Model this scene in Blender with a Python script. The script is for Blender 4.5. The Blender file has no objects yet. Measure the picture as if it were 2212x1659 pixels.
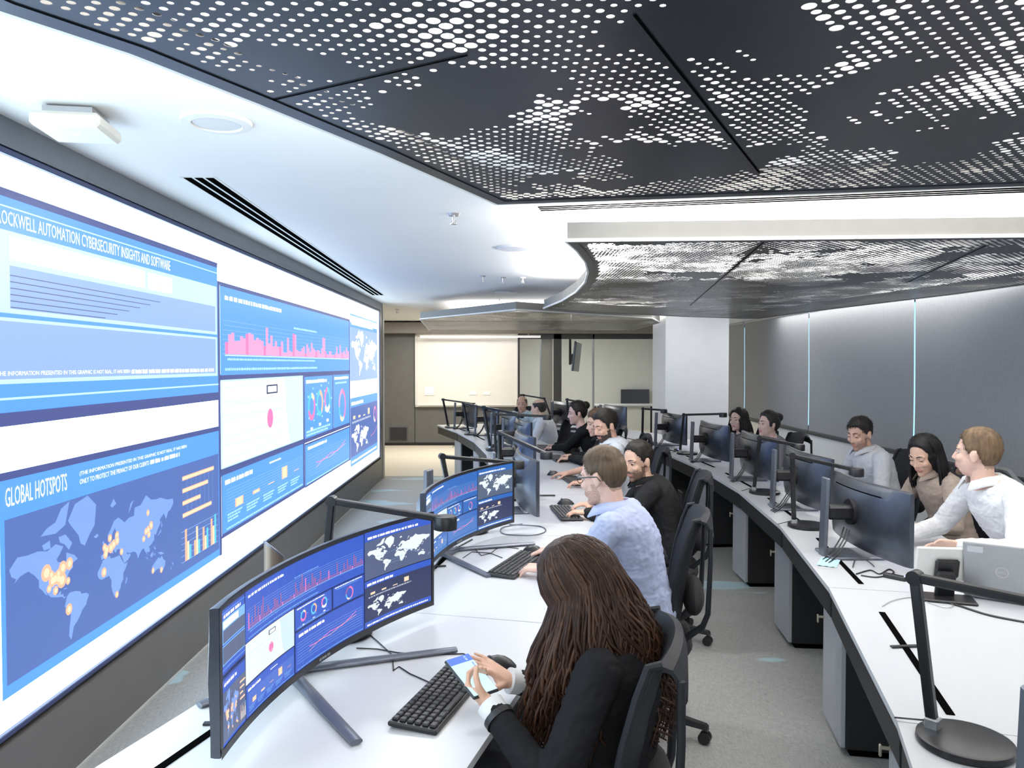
import bpy, bmesh, math, random
from math import sin, cos, pi, radians, sqrt, atan2, hypot
from mathutils import Vector as V, Matrix, noise
R = random.Random(7)
SC = bpy.context.scene
COL = SC.collection

# ------------------------------------------------------------------ camera
FPX = 1650.0
PITCH, YAW = radians(1.475), radians(0.625)
CAMZ = 1.70
cam = bpy.data.objects.new('camera', bpy.data.cameras.new('camera'))
COL.objects.link(cam)
cam.location = (0, 0, CAMZ)
cam.rotation_euler = (pi / 2 - PITCH, 0, -YAW)
cam.data.sensor_width = 36.0
cam.data.lens = FPX / 2212 * 36.0
cam.data.clip_start = 0.02
SC.camera = cam
_f = V((sin(YAW) * cos(PITCH), cos(YAW) * cos(PITCH), -sin(PITCH)))
_r = V((cos(YAW), -sin(YAW), 0))
_u = _r.cross(_f)
def ray(px, py): return (_f * FPX + _r * (px - 1106) + _u * (829.5 - py))
def Pz(px, py, z):
    d = ray(px, py); t = (z - CAMZ) / d.z
    return V((d.x * t, d.y * t, z))
def PY(px, py, y):
    d = ray(px, py); t = y / d.y
    return V((d.x * t, y, CAMZ + d.z * t))

# ------------------------------------------------------------------ view, world, big lights
vs = SC.view_settings
vs.view_transform = 'Standard'; vs.look = 'None'; vs.gamma = 1; vs.use_curve_mapping = False
vs.exposure = 0.30
SC.cycles.max_bounces = 8; SC.cycles.diffuse_bounces = 5; SC.cycles.glossy_bounces = 3
SC.cycles.transmission_bounces = 4; SC.cycles.transparent_max_bounces = 8
SC.cycles.sample_clamp_indirect = 6.0
w = bpy.data.worlds.new('sky'); SC.world = w; w.use_nodes = True
bg = w.node_tree.nodes['Background']; bg.inputs[0].default_value = (0.42, 0.78, 1.0, 1); bg.inputs[1].default_value = 1.3

def area(name, loc, size, power, color=(1, 1, 1), rot=(0, 0, 0)):
    l = bpy.data.lights.new(name, 'AREA'); l.shape = 'RECTANGLE'
    l.size, l.size_y = size; l.energy = power; l.color = color
    o = bpy.data.objects.new(name, l); COL.objects.link(o)
    o.location = loc; o.rotation_euler = rot
    return o
UP = (pi, 0, 0)
# LED strips lying on top of the hanging ceiling panels, shining up at the ceiling
WARM = (1.0, 0.97, 0.93)
area('cove_light', (1.1, 1.55, 2.40), (3.4, 1.6), 92, WARM, UP)
area('cove_strip', (-0.40, 1.88, 2.42), (2.0, 0.10), 31, WARM, (pi, 0, radians(62)))
area('cove_strip', (1.3, 2.66, 2.42), (2.6, 0.10), 50, WARM, UP)
area('cove_strip', (1.7, 4.50, 2.42), (2.6, 0.20), 110, WARM, UP)
area('cove_strip', (0.68, 6.0, 2.42), (0.12, 3.2), 115, WARM, UP)
area('cove_light', (2.2, 6.9, 2.40), (2.5, 2.4), 40, (1.0, 0.98, 0.95), UP)
area('cove_light', (0.7, 11.8, 2.40), (2.8, 2.0), 90, (1.0, 0.96, 0.9), UP)
# added fill lights: panel recess, window wall, behind the camera, open ceiling, far end
area('ceiling_fill', (1.9, 3.52, 2.575), (3.0, 0.85), 30, (1.0, 0.99, 0.97))
area('ceiling_fill', (3.88, 6.5, 2.50), (0.18, 9.0), 60, (1.0, 0.98, 0.95))
area('ceiling_fill', (0.6, -1.2, 2.56), (3.0, 1.2), 75, (1.0, 0.98, 0.96))
area('ceiling_fill', (-0.55, 4.6, 2.575), (0.25, 0.25), 22, (0.96, 0.98, 1.0))
area('ceiling_fill', (1.5, 10.1, 2.575), (2.4, 0.4), 32, (1.0, 0.99, 0.97))
area('ceiling_fill', (-1.2, 14.4, 2.575), (2.4, 0.8), 72, (1.0, 0.96, 0.88))
area('ceiling_fill', (1.5, 17.6, 2.56), (1.6, 1.2), 48, (1.0, 0.99, 0.97))

# ------------------------------------------------------------------ materials
MATS = {}
def mat(name, color=(0.8, 0.8, 0.8), rough=0.5, metal=0.0, spec=0.5, nscale=0, namt=0.0, bump=0.0, emit=0, ecol=None, stretch=None, coat=0.0, sample=True):
    if name in MATS: return MATS[name]
    m = bpy.data.materials.new(name); m.use_nodes = True; MATS[name] = m
    nt = m.node_tree; b = nt.nodes['Principled BSDF']
    c = (*color, 1)
    b.inputs['Base Color'].default_value = c
    b.inputs['Roughness'].default_value = rough
    b.inputs['Metallic'].default_value = metal
    b.inputs['Specular IOR Level'].default_value = spec
    b.inputs['Coat Weight'].default_value = coat
    if emit:
        b.inputs['Emission Color'].default_value = (*(ecol or color), 1)
        b.inputs['Emission Strength'].default_value = emit
        if not sample: m.cycles.emission_sampling = 'NONE'
    if nscale:
        tc = nt.nodes.new('ShaderNodeTexCoord'); n = nt.nodes.new('ShaderNodeTexNoise')
        n.inputs['Scale'].default_value = nscale; n.inputs['Detail'].default_value = 4
        src = tc.outputs['Object']
        if stretch:
            mp = nt.nodes.new('ShaderNodeMapping'); mp.inputs['Scale'].default_value = stretch
            nt.links.new(src, mp.inputs[0]); src = mp.outputs[0]
        nt.links.new(src, n.inputs['Vector'])
        if namt:
            cr = nt.nodes.new('ShaderNodeValToRGB')
            cr.color_ramp.elements[0].position = 0.3; cr.color_ramp.elements[1].position = 0.7
            cr.color_ramp.elements[0].color = (*[max(0, x * (1 - namt)) for x in color], 1)
            cr.color_ramp.elements[1].color = (*[x * (1 + namt) for x in color], 1)
            nt.links.new(n.outputs['Fac'], cr.inputs[0]); nt.links.new(cr.outputs[0], b.inputs['Base Color'])
        if bump:
            bp = nt.nodes.new('ShaderNodeBump'); bp.inputs['Strength'].default_value = bump; bp.inputs['Distance'].default_value = 0.01
            nt.links.new(n.outputs['Fac'], bp.inputs['Height']); nt.links.new(bp.outputs[0], b.inputs['Normal'])
    return m
def emis(name, color, strength=1.0, sample=False):
    # a lit pixel area of a screen: emission only, so that room light does not wash it out
    return mat(name, (0.01, 0.01, 0.012), 0.35, spec=0.25, emit=strength, ecol=color, sample=sample)

M_CEIL = mat('ceiling_paint', (0.82, 0.82, 0.81), 0.7, nscale=3, namt=0.01)
M_WALLW = mat('white_wall_paint', (0.78, 0.78, 0.78), 0.6, nscale=4, namt=0.015)
M_PANEL = mat('charcoal_panel', (0.13, 0.13, 0.128), 0.5, nscale=6, namt=0.06)
M_WALLD = mat('dark_grey_wall', (0.10, 0.105, 0.12), 0.45, nscale=5, namt=0.05)
M_DESK = mat('white_laminate', (0.63, 0.635, 0.655), 0.32, nscale=8, namt=0.008)
M_BLACK = mat('black_plastic', (0.012, 0.012, 0.014), 0.42, nscale=30, namt=0.15)
M_BLACKM = mat('black_metal', (0.014, 0.014, 0.016), 0.36, metal=0.3, nscale=30, namt=0.12)
M_CARC = mat('black_laminate', (0.011, 0.011, 0.012), 0.5, nscale=10, namt=0.15)
M_GREYD = mat('grey_metal_door', (0.42, 0.43, 0.46), 0.42, metal=0.15, nscale=20, namt=0.03)
M_SILV = mat('silver_metal', (0.5, 0.5, 0.52), 0.3, metal=0.8, nscale=30, namt=0.04)
M_STAND = mat('slate_metal', (0.135, 0.147, 0.178), 0.34, metal=0.45, nscale=30, namt=0.05)
M_MBACK = mat('monitor_back', (0.095, 0.105, 0.13), 0.31, metal=0.8, spec=0.6, nscale=40, namt=0.08)
M_MESH = mat('charcoal_chair_plastic', (0.016, 0.017, 0.021), 0.55, spec=0.25, nscale=40, namt=0.1)
M_SEATF = mat('black_seat_fabric', (0.018, 0.018, 0.02), 0.9, nscale=300, namt=0.3, bump=0.2)
M_BLIND = mat('grey_blind_fabric', (0.30, 0.31, 0.325), 0.75, nscale=160, namt=0.08, stretch=(1, 1, 0.2))
M_CLOUD = mat('anthracite_perforated_metal', (0.050, 0.055, 0.070), 0.34, metal=0.85, spec=0.5, nscale=12, namt=0.06)  # blue cast in the base colour stands in for the video wall's reflection
M_FASC = mat('white_edge_trim', (0.72, 0.71, 0.68), 0.5, nscale=12, namt=0.02)
M_SIDE = mat('grey_panel_side', (0.20, 0.193, 0.18), 0.5, nscale=12, namt=0.03)

# ------------------------------------------------------------------ mesh builder
class MB:
    def __init__(s): s.v = []; s.f = []; s.mi = []; s.sm = []
    def add(s, vs, fs, mi=0, smooth=False):
        o = len(s.v); s.v += [tuple(p) for p in vs]
        s.f += [tuple(i + o for i in f) for f in fs]; s.mi += [mi] * len(fs); s.sm += [smooth] * len(fs)
        return s
    def box(s, c, size, rot=None, bev=0.0, mi=0, taper=1.0):
        hx, hy, hz = [a / 2 for a in size]; b = min(bev, hx * .95, hy * .95, hz * .95)
        c = V(c); rm = rot if rot is not None else Matrix.Identity(3)
        def T(x, y, z):
            k = taper if z > 0 else 1.0
            return rm @ V((x * k, y * k, z)) + c
        if b <= 0:
            vs = [T(x, y, z) for x in (-hx, hx) for y in (-hy, hy) for z in (-hz, hz)]
            return s.add(vs, [(0, 1, 3, 2), (4, 6, 7, 5), (0, 4, 5, 1), (2, 3, 7, 6), (0, 2, 6, 4), (1, 5, 7, 3)], mi)
        idx = {}; vs = []
        for sx in (-1, 1):
            for sy in (-1, 1):
                for sz in (-1, 1):
                    for ax in range(3):
                        p = [sx * (hx - b), sy * (hy - b), sz * (hz - b)]
                        p[ax] = (sx * hx, sy * hy, sz * hz)[ax]
                        idx[(sx, sy, sz, ax)] = len(vs); vs.append(T(*p))
        fs = []
        for ax in range(3):
            o1, o2 = [(1, 2), (0, 2), (0, 1)][ax]
            for sg in (-1, 1):
                q = []
                for a_, b_ in ((-1, -1), (1, -1), (1, 1), (-1, 1)):
                    k = [0, 0, 0]; k[ax] = sg; k[o1] = a_; k[o2] = b_
                    q.append(idx[(*k, ax)])
                fs.append(tuple(q))
        for ax in range(3):
            o1, o2 = [(1, 2), (0, 2), (0, 1)][ax]
            for a_ in (-1, 1):
                for b_ in (-1, 1):
                    q = []
                    for e, o in ((-1, o1), (1, o1), (1, o2), (-1, o2)):
                        k = [0, 0, 0]; k[ax] = e; k[o1] = a_; k[o2] = b_
                        q.append(idx[(*k, o)])
                    fs.append(tuple(q))
        for sx in (-1, 1):
            for sy in (-1, 1):
                for sz in (-1, 1): fs.append(tuple(idx[(sx, sy, sz, ax)] for ax in range(3)))
        return s.add(vs, fs, mi)
    def loft(s, rings, mi=0, cap=True, smooth=True, close=True):
        n = len(rings[0]); vs = [p for r in rings for p in r]; fs = []
        for i in range(len(rings) - 1):
            for j in range(n if close else n - 1):
                k = (j + 1) % n
                fs.append((i * n + j, i * n + k, (i + 1) * n + k, (i + 1) * n + j))
        if cap: fs += [tuple(range(n))[::-1], tuple((len(rings) - 1) * n + j for j in range(n))]
        return s.add(vs, fs, mi, smooth)
    def tube(s, pts, r, n=8, mi=0, cap=True, flat=1.0, up=None):
        pts = [V(p) for p in pts]; rs = r if isinstance(r, (list, tuple)) else [r] * len(pts)
        rings = []; prev = None
        for i, p in enumerate(pts):
            t = (pts[min(i + 1, len(pts) - 1)] - pts[max(i - 1, 0)])
            if t.length < 1e-9: t = V((0, 0, 1))
            t.normalize()
            if prev is None:
                a = V(up) if up is not None else (V((0, 0, 1)) if abs(t.z) < 0.95 else V((1, 0, 0)))
            else: a = prev
            a = (a - t * a.dot(t))
            if a.length < 1e-6: a = V((1, 0, 0)) - t * t.x
            a.normalize(); b = t.cross(a); prev = a
            rings.append([p + (a * cos(2 * pi * j / n) * flat + b * sin(2 * pi * j / n)) * rs[i] for j in range(n)])
        return s.loft(rings, mi, cap)
    def cyl(s, c, r, h, n=20, mi=0, rot=None, r2=None):
        c = V(c); rm = rot if rot is not None else Matrix.Identity(3); r2 = r if r2 is None else r2
        rr = [[c + rm @ V((q * cos(2 * pi * j / n), q * sin(2 * pi * j / n), z)) for j in range(n)] for q, z in ((r, -h / 2), (r2, h / 2))]
        return s.loft(rr, mi)
    def lathe(s, c, prof, n=24, mi=0, rot=None):
        c = V(c); rm = rot if rot is not None else Matrix.Identity(3)
        return s.loft([[c + rm @ V((q * cos(2 * pi * j / n), q * sin(2 * pi * j / n), z)) for j in range(n)] for q, z in prof], mi)
    def ell(s, c, rad, rot=None, n=16, m=10, mi=0):
        c = V(c); rm = rot if rot is not None else Matrix.Identity(3)
        rings = []
        for i in range(1, m):
            th = pi * i / m
            rings.append([c + rm @ V((rad[0] * sin(th) * cos(2 * pi * j / n), rad[1] * sin(th) * sin(2 * pi * j / n), -rad[2] * cos(th))) for j in range(n)])
        o = len(s.v); s.loft(rings, mi, cap=False)
        k = len(s.v); s.v += [tuple(c + rm @ V((0, 0, -rad[2]))), tuple(c + rm @ V((0, 0, rad[2])))]
        for j in range(n):
            s.f += [(o + (j + 1) % n, o + j, k), (o + (m - 2) * n + j, o + (m - 2) * n + (j + 1) % n, k + 1)]
            s.mi += [mi, mi]; s.sm += [True, True]
        return s
    def cap(s, a, b, ra, rb, n=12, mi=0, flat=1.0, up=None):
        a, b = V(a), V(b); d = b - a; L = d.length
        if L < 1e-6: return s.ell(a, (ra, ra, ra), mi=mi)
        t = d / L; pts = []; rs = []
        for q in (0.1, 0.5, 0.8): pts.append(a - t * ra * cos(q * pi / 2)); rs.append(ra * sin(q * pi / 2))
        pts.append(a); rs.append(ra); pts.append(b); rs.append(rb)
        for q in (0.8, 0.5, 0.1): pts.append(b + t * rb * cos(q * pi / 2)); rs.append(rb * sin(q * pi / 2))
        return s.tube(pts, rs, n, mi, True, flat, up)
    def build(s, name, mats, parent=None, loc=None, sharp=0.7):
        me = bpy.data.meshes.new(name)
        vv = s.v
        if loc is not None:
            l = V(loc); vv = [tuple(V(p) - l) for p in s.v]
        me.from_pydata(vv, [], s.f)
        for m in (mats if isinstance(mats, (list, tuple)) else [mats]): me.materials.append(m)
        if s.f:
            me.polygons.foreach_set('material_index', s.mi)
            me.polygons.foreach_set('use_smooth', s.sm)
        me.update()
        bm = bmesh.new(); bm.from_mesh(me); bmesh.ops.recalc_face_normals(bm, faces=bm.faces); bm.to_mesh(me); bm.free()
        if any(s.sm): me.set_sharp_from_angle(angle=sharp)
        o = bpy.data.objects.new(name, me); COL.objects.link(o)
        if parent is not None: o.parent = parent
        elif loc is not None: o.location = loc
        return o

def empty(name, loc=(0, 0, 0), rz=0.0, label=None, cat=None, group=None):
    o = bpy.data.objects.new(name, None); COL.objects.link(o); o.empty_display_size = 0.1
    o.location = loc; o.rotation_euler = (0, 0, rz)
    return tag(o, label, cat, group)
def tag(o, label=None, cat=None, group=None, kind=None):
    if label: o['label'] = label
    if cat: o['category'] = cat
    if group: o['group'] = group
    if kind: o['kind'] = kind
    return o
def struct(name, mb, m, label=None):
    o = mb.build(name, m); o['kind'] = 'structure'
    if label: o['label'] = label
    return o
def dup(root, loc, rz, label, group=None):
    r = root.copy(); COL.objects.link(r); r.location = loc; r.rotation_euler = (0, 0, rz); r['label'] = label
    if group: r['group'] = group
    def kids(src, dst):
        for ch in list(src.children):
            c = ch.copy(); COL.objects.link(c); c.parent = dst; kids(ch, c)
    kids(root, r)
    return r
def rotz(a): return Matrix.Rotation(a, 3, 'Z')
def axes(x=None, z=None):
    # 3x3 matrix from a forward (x) and an approximate up (z)
    x = V(x).normalized(); z = V(z); y = z.cross(x).normalized(); z = x.cross(y)
    return Matrix((x, y, z)).transposed()

# ------------------------------------------------------------------ room shell
CEIL = 2.59; XW = -1.80; XR = 4.05; YB = 16.0
def quadbox(name, lo, hi, m, label=None):
    mb = MB(); mb.box([(a + b) / 2 for a, b in zip(lo, hi)], [b - a for a, b in zip(lo, hi)])
    return struct(name, mb, m, label)
# carpet: woven grey with pale blue patches, a beige tiled zone at the far end
mf = bpy.data.materials.new('grey_carpet'); mf.use_nodes = True
nt = mf.node_tree; b = nt.nodes['Principled BSDF']; b.inputs['Roughness'].default_value = 0.55; b.inputs['Specular IOR Level'].default_value = 0.55
tc = nt.nodes.new('ShaderNodeTexCoord')
def noise_node(scale, st=(1, 1, 1), det=3):
    mp = nt.nodes.new('ShaderNodeMapping'); mp.inputs['Scale'].default_value = st
    nt.links.new(tc.outputs['Object'], mp.inputs[0])
    n = nt.nodes.new('ShaderNodeTexNoise'); n.inputs['Scale'].default_value = scale; n.inputs['Detail'].default_value = det
    nt.links.new(mp.outputs[0], n.inputs['Vector']); return n
def ramp(src, p0, c0, p1, c1):
    r_ = nt.nodes.new('ShaderNodeValToRGB'); e = r_.color_ramp.elements
    e[0].position, e[1].position = p0, p1; e[0].color = (*c0, 1); e[1].color = (*c1, 1)
    nt.links.new(src, r_.inputs[0]); return r_
def mix(fac, a_, b_, mode='MIX'):
    x = nt.nodes.new('ShaderNodeMix'); x.data_type = 'RGBA'; x.blend_type = mode
    if fac is None: x.inputs[0].default_value = 1
    else: nt.links.new(fac, x.inputs[0])
    nt.links.new(a_, x.inputs[6]); nt.links.new(b_, x.inputs[7]); return x.outputs[2]
weave = ramp(noise_node(22, (12, 1, 1)).outputs[0], 0.3, (0.25, 0.25, 0.242), 0.7, (0.38, 0.38, 0.368))
weave2 = ramp(noise_node(22, (1, 12, 1)).outputs[0], 0.3, (0.8, 0.8, 0.8), 0.7, (1.1, 1.1, 1.1))
base = mix(None, weave.outputs[0], weave2.outputs[0], 'MULTIPLY')
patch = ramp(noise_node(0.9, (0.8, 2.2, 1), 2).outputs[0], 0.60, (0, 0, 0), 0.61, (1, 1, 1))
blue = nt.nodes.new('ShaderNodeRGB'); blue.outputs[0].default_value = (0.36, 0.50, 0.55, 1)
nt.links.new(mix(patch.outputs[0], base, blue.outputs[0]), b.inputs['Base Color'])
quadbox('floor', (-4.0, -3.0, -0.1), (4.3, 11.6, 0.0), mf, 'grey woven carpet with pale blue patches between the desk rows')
quadbox('floor_far', (-4.0, 11.6, -0.1), (4.3, 20.2, 0.001), mat('beige_floor', (0.74, 0.68, 0.56), 0.55, nscale=20, namt=0.03), 'pale beige floor at the far end of the room')
quadbox('ceiling', (-4.0, -3.0, CEIL), (4.3, 20.2, CEIL + 0.1), M_CEIL, 'white ceiling above the hanging perforated panels')
quadbox('wall_rear', (-4.0, -3.1, 0), (4.3, -3.0, CEIL), M_WALLW)
quadbox('wall_left', (XW - 0.25, -3.0, 0), (XW - 0.06, 11.42, CEIL), M_WALLD, 'dark grey wall that carries the video wall')
quadbox('wall_left_far', (-4.0, 11.2, 0), (-3.9, 20.2, CEIL), mat('beige_wall', (0.62, 0.58, 0.5), 0.6, nscale=5, namt=0.02))
quadbox('wall_left_return', (-3.95, 11.2, 0), (XW - 0.2, 11.42, CEIL), MATS['beige_wall'])
# dark cladding around the screen
SB, ST, SY0, SY1 = 0.375, 2.455, 0.6, 11.05
quadbox('trim_1', (XW - 0.06, -3.0, ST + 0.03), (XW + 0.01, 11.3, CEIL), mat('slate_cladding', (0.14, 0.155, 0.18), 0.4, nscale=5, namt=0.04), 'slate panel strip above the video wall')
quadbox('trim_2', (XW - 0.06, -3.0, 0.0), (XW + 0.01, 11.3, SB - 0.05), mat('graphite_cladding', (0.115, 0.108, 0.105), 0.42, nscale=5, namt=0.05), 'graphite panel strip below the video wall')
quadbox('trim_3', (XW - 0.06, 11.12, SB - 0.05), (XW + 0.01, 11.3, ST + 0.03), MATS['graphite_cladding'])
quadbox('trim_4', (XW - 0.07, 11.3, 0), (XW + 0.02, 11.42, CEIL), MATS['beige_wall'], 'beige end post of the video wall partition')
quadbox('baseboard_left', (XW + 0.01, -3.0, 0.0), (XW + 0.018, 11.3, 0.012), mat('pale_trim', (0.5, 0.5, 0.48), 0.4))
# back wall
quadbox('wall_back', (-4.0, YB, 0), (0.30, YB + 0.12, CEIL), M_PANEL, 'dark panelled wall at the far end')
quadbox('trim_5', (-4.0, YB - 0.35, 2.34), (4.3, YB + 0.12, 2.56), mat('taupe_beam', (0.20, 0.185, 0.16), 0.6, nscale=5, namt=0.03), 'taupe ceiling beam above the far wall')
for x in (-1.86, -0.55):
    quadbox('trim_6', (x - 0.006, YB - 0.006, 0.0), (x + 0.006, YB + 0.01, 2.34 if x < -1 else 0.8), MATS['black_plastic'])
quadbox('baseboard_back', (-4.0, YB - 0.012, 0), (0.30, YB, 0.06), MATS['black_plastic'])
# room behind glass
quadbox('wall_back_office', (0.2, 20.0, 0), (4.3, 20.1, CEIL), mat('office_wall', (0.66, 0.66, 0.63), 0.6, nscale=4, namt=0.02))
quadbox('wall_office_side', (0.2, YB + 0.12, 0), (0.3, 20.0, CEIL), MATS['office_wall'])
# right wall with window openings
quadbox('wall_right_low', (XR, -3.0, 0), (XR + 0.2, 20.1, 0.80), mat('bright_white_paint', (0.90, 0.90, 0.90), 0.5, nscale=4, namt=0.01), 'white low wall under the blinds')
quadbox('wall_right_top', (XR, -3.0, 2.38), (XR + 0.2, 20.1, CEIL), M_WALLW, 'white wall strip above the blinds')
quadbox('trim_7', (XR - 0.03, -3.0, 0.775), (XR + 0.02, 20.1, 0.812), mat('dark_sill', (0.07, 0.072, 0.08), 0.4, nscale=8, namt=0.05), 'dark window sill below the blinds')
quadbox('wall_right_far', (XR, 15.25, 0.79), (XR + 0.2, 20.1, 2.40), M_WALLW)
gaps = [-0.3, 2.25, 4.80, 7.38, 9.95, 12.62, 15.2]
for i in range(len(gaps) - 1):
    y0, y1 = gaps[i], gaps[i + 1]
    mb = MB()
    for (cy, cz, sy, sz) in ((y0 + 0.13, 1.6, 0.06, 1.56), (y1 - 0.13, 1.6, 0.06, 1.56), ((y0 + y1) / 2, 0.84, y1 - y0, 0.06), ((y0 + y1) / 2, 2.36, y1 - y0, 0.06)):
        mb.box((XR + 0.1, cy, cz), (0.06, sy, sz), bev=0.004)
    wf = mb.build('window_%d' % (i + 1), MATS['dark_sill']); tag(wf, kind='structure')
    g = MB(); g.box((XR + 0.11, (y0 + y1) / 2, 1.6), (0.008, y1 - y0 - 0.02, 1.5))
    gm = MATS.get('window_glass')
    if gm is None:
        gm = mat('window_glass', (0.9, 0.97, 1.0), 0.0); gm.node_tree.nodes['Principled BSDF'].inputs['Transmission Weight'].default_value = 1.0
        gm.node_tree.nodes['Principled BSDF'].inputs['IOR'].default_value = 1.0
    go = g.build('pane', gm); go.parent = wf
names = ['nearest, at the right edge of the photo', 'in front of which the man in the white shirt works', 'between the second and third light gaps', 'in the middle of the window wall', 'next to the white column', 'farthest, behind the white column']
for i in range(len(gaps) - 1):
    y0, y1 = gaps[i] + 0.014, gaps[i + 1] - 0.014
    if y0 < -0.2: pass
    e = empty('roller_blind', (XR - 0.06, (y0 + y1) / 2, 0.815), 0, 'grey roller blind pulled down, ' + names[i], 'blind', 'roller blinds on the window wall')
    mb = MB(); h = y1 - y0; nseg = 12
    rings = []
    for k in range(nseg + 1):
        z = 0.02 + 1.54 * k / nseg
        rings.append([V((0.004 * sin(3 * z), -h / 2, z)), V((0.004 * sin(3 * z), h / 2, z)), V((0.004 * sin(3 * z) + 0.002, h / 2, z)), V((0.004 * sin(3 * z) + 0.002, -h / 2, z))])
    mb.loft(rings, smooth=False); mb.build('blind_fabric', M_BLIND, e)
    MB().box((0, 0, 0.012), (0.022, h, 0.024), bev=0.004).build('bottom_bar', MATS['dark_sill'], e)
    MB().cyl((0.0, 0, 1.58), 0.02, h, rot=Matrix.Rotation(pi / 2, 3, 'X')).build('roller_tube', M_SILV, e)
# white column
quadbox('column', (2.335, 11.0, 0), (3.25, 11.95, CEIL), mat('white_column_paint', (0.74, 0.75, 0.77), 0.6, nscale=5, namt=0.02), 'square white column between the desks and the window wall')
# ------------------------------------------------------------------ hanging perforated ceiling panels
ZC = 2.30; CA = 0.0205
M_JOINT = mat('black_joint', (0.003, 0.003, 0.003), 0.9, spec=0.0)
M_HOLEW = mat('hole_rim_metal', (0.16, 0.16, 0.17), 0.5)
def inside(p, poly):
    x, y = p; c = False; j = len(poly) - 1
    for i in range(len(poly)):
        xi, yi = poly[i]; xj, yj = poly[j]
        if (yi > y) != (yj > y) and x < (xj - xi) * (y - yi) / (yj - yi) + xi: c = not c
        j = i
    return c
def resample(poly, step):
    out = []
    for i in range(len(poly)):
        a, b = V(poly[i]), V(poly[(i + 1) % len(poly)]); n = max(1, int((b - a).length / step))
        out += [tuple(a.lerp(b, k / n)) for k in range(n)]
    return out
def inset(poly, d):
    n = len(poly); out = []
    area2 = sum(poly[i][0] * poly[(i + 1) % n][1] - poly[(i + 1) % n][0] * poly[i][1] for i in range(n))
    sg = 1 if area2 > 0 else -1
    for i in range(n):
        a, b, c = V(poly[i - 1]), V(poly[i]), V(poly[(i + 1) % n])
        t1 = (b - a).normalized(); t2 = (c - b).normalized()
        n1 = V((-t1.y, t1.x)) * sg; n2 = V((-t2.y, t2.x)) * sg
        m = n1 + n2; m = m / max(0.35, m.dot(n1))
        out.append(tuple(b + m * d))
    return out
def distpoly(p, poly):
    p = V(p); d = 9
    for i in range(len(poly)):
        a, b = V(poly[i]), V(poly[(i + 1) % len(poly)]); ab = b - a
        t = max(0, min(1, (p - a).dot(ab) / max(1e-9, ab.length_squared)))
        d = min(d, (p - a - ab * t).length)
    return d
def cloud(label, poly, nseg, joints, seed, jw=0.018, margin=0.07, wall=0.0011, bias=None):
    e = empty('hanging_ceiling_panel', (0, 0, ZC), 0, label, 'ceiling panel', 'perforated ceiling panels')
    poly = resample(poly, 0.25); inn = inset(poly, margin)
    xs = [p[0] for p in poly]; ys = [p[1] for p in poly]
    near = [V(p) for p in poly]
    vs = []; fs = []; mi = []
    def jd(x, y):
        d = 9
        for (a, b) in joints:
            a, b = V(a), V(b); ab = b - a; t = max(0, min(1, (V((x, y)) - a).dot(ab) / ab.length_squared))
            d = min(d, (V((x, y)) - a - ab * t).length)
        return d
    i0, i1 = int(min(xs) / CA) - 1, int(max(xs) / CA) + 1
    j0, j1 = int(min(ys) / CA) - 1, int(max(ys) / CA) + 1
    for i in range(i0, i1 + 1):
        for j in range(j0, j1 + 1):
            if (i + j) % 2: continue
            x, y = i * CA, j * CA
            if not inside((x, y), poly): continue
            n1 = noise.noise(V((x * 2.6 + seed, y * 2.6, 0.3))) + 0.55 * noise.noise(V((x * 6 + seed, y * 6, 4.3)))
            n2 = noise.noise(V((x * 4.2 + seed, y * 4.2, 9.1))) + 0.5 * noise.noise(V((x * 17, y * 17, seed)))
            n1 += R.uniform(-0.10, 0.10); n2 += R.uniform(-0.22, 0.22)
            if bias: bb = bias(x, y); n1 += bb * 0.6; n2 += bb
            r = 0
            if n1 > -0.17:
                r = 0.0058
                if n2 > -0.02: r = 0.0075
                if n2 > 0.22: r = 0.0090
                if n2 > 0.42: r = 0.0128
            elif n1 > -0.24 and (i * 7 + j * 13) % 5 == 0: r = 0.0055
            if not inside((x, y), inn) or jd(x, y) < jw: r = 0
            o = len(vs)
            vs += [(x + CA, y, 0), (x, y + CA, 0), (x - CA, y, 0), (x, y - CA, 0)]
            if r == 0:
                fs.append((o + 3, o + 2, o + 1, o)); mi.append(0)
            else:
                q = nseg // 4
                c = [(x + r * cos(2 * pi * k / nseg), y + r * sin(2 * pi * k / nseg)) for k in range(nseg)]
                vs += [(a, b, 0) for a, b in c]
                for k in range(4):
                    seg = [o + 4 + ((k + 1) * q - m) % nseg for m in range(q + 1)]
                    fs.append(tuple(([o + k, o + (k + 1) % 4] + seg)[::-1])); mi.append(0)
                if wall:
                    vs += [(a, b, wall) for a, b in c]
                    for k in range(nseg):
                        k2 = (k + 1) % nseg
                        fs.append((o + 4 + k, o + 4 + k2, o + 4 + nseg + k2, o + 4 + nseg + k)); mi.append(1)
    me = bpy.data.meshes.new('perforated_sheet'); me.from_pydata(vs, [], fs)
    me.materials.append(M_CLOUD); me.materials.append(M_HOLEW); me.polygons.foreach_set('material_index', mi); me.update()
    so = bpy.data.objects.new('perforated_sheet', me); COL.objects.link(so); so.parent = e
    # solid border, white side edge with its lit lip
    bi = inset(poly, 0.045); n = len(poly)
    mb = MB()
    mb.add([(*p, -0.003) for p in poly] + [(*p, -0.003) for p in bi] + [(*p, 0.0) for p in bi],
           [(k, (k + 1) % n, n + (k + 1) % n, n + k) for k in range(n)] + [(n + k, n + (k + 1) % n, 2 * n + (k + 1) % n, 2 * n + k) for k in range(n)])
    mb.build('border_frame', M_CLOUD, e)
    mb = MB(); out = inset(poly, -0.012)
    mb.loft([[V((*p, z)) for p in pp] for pp, z in ((poly, -0.003), (out, -0.003), (out, 0.014), (poly, 0.016))], cap=False, smooth=False)
    mb.build('edge_trim', M_FASC, e)
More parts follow.
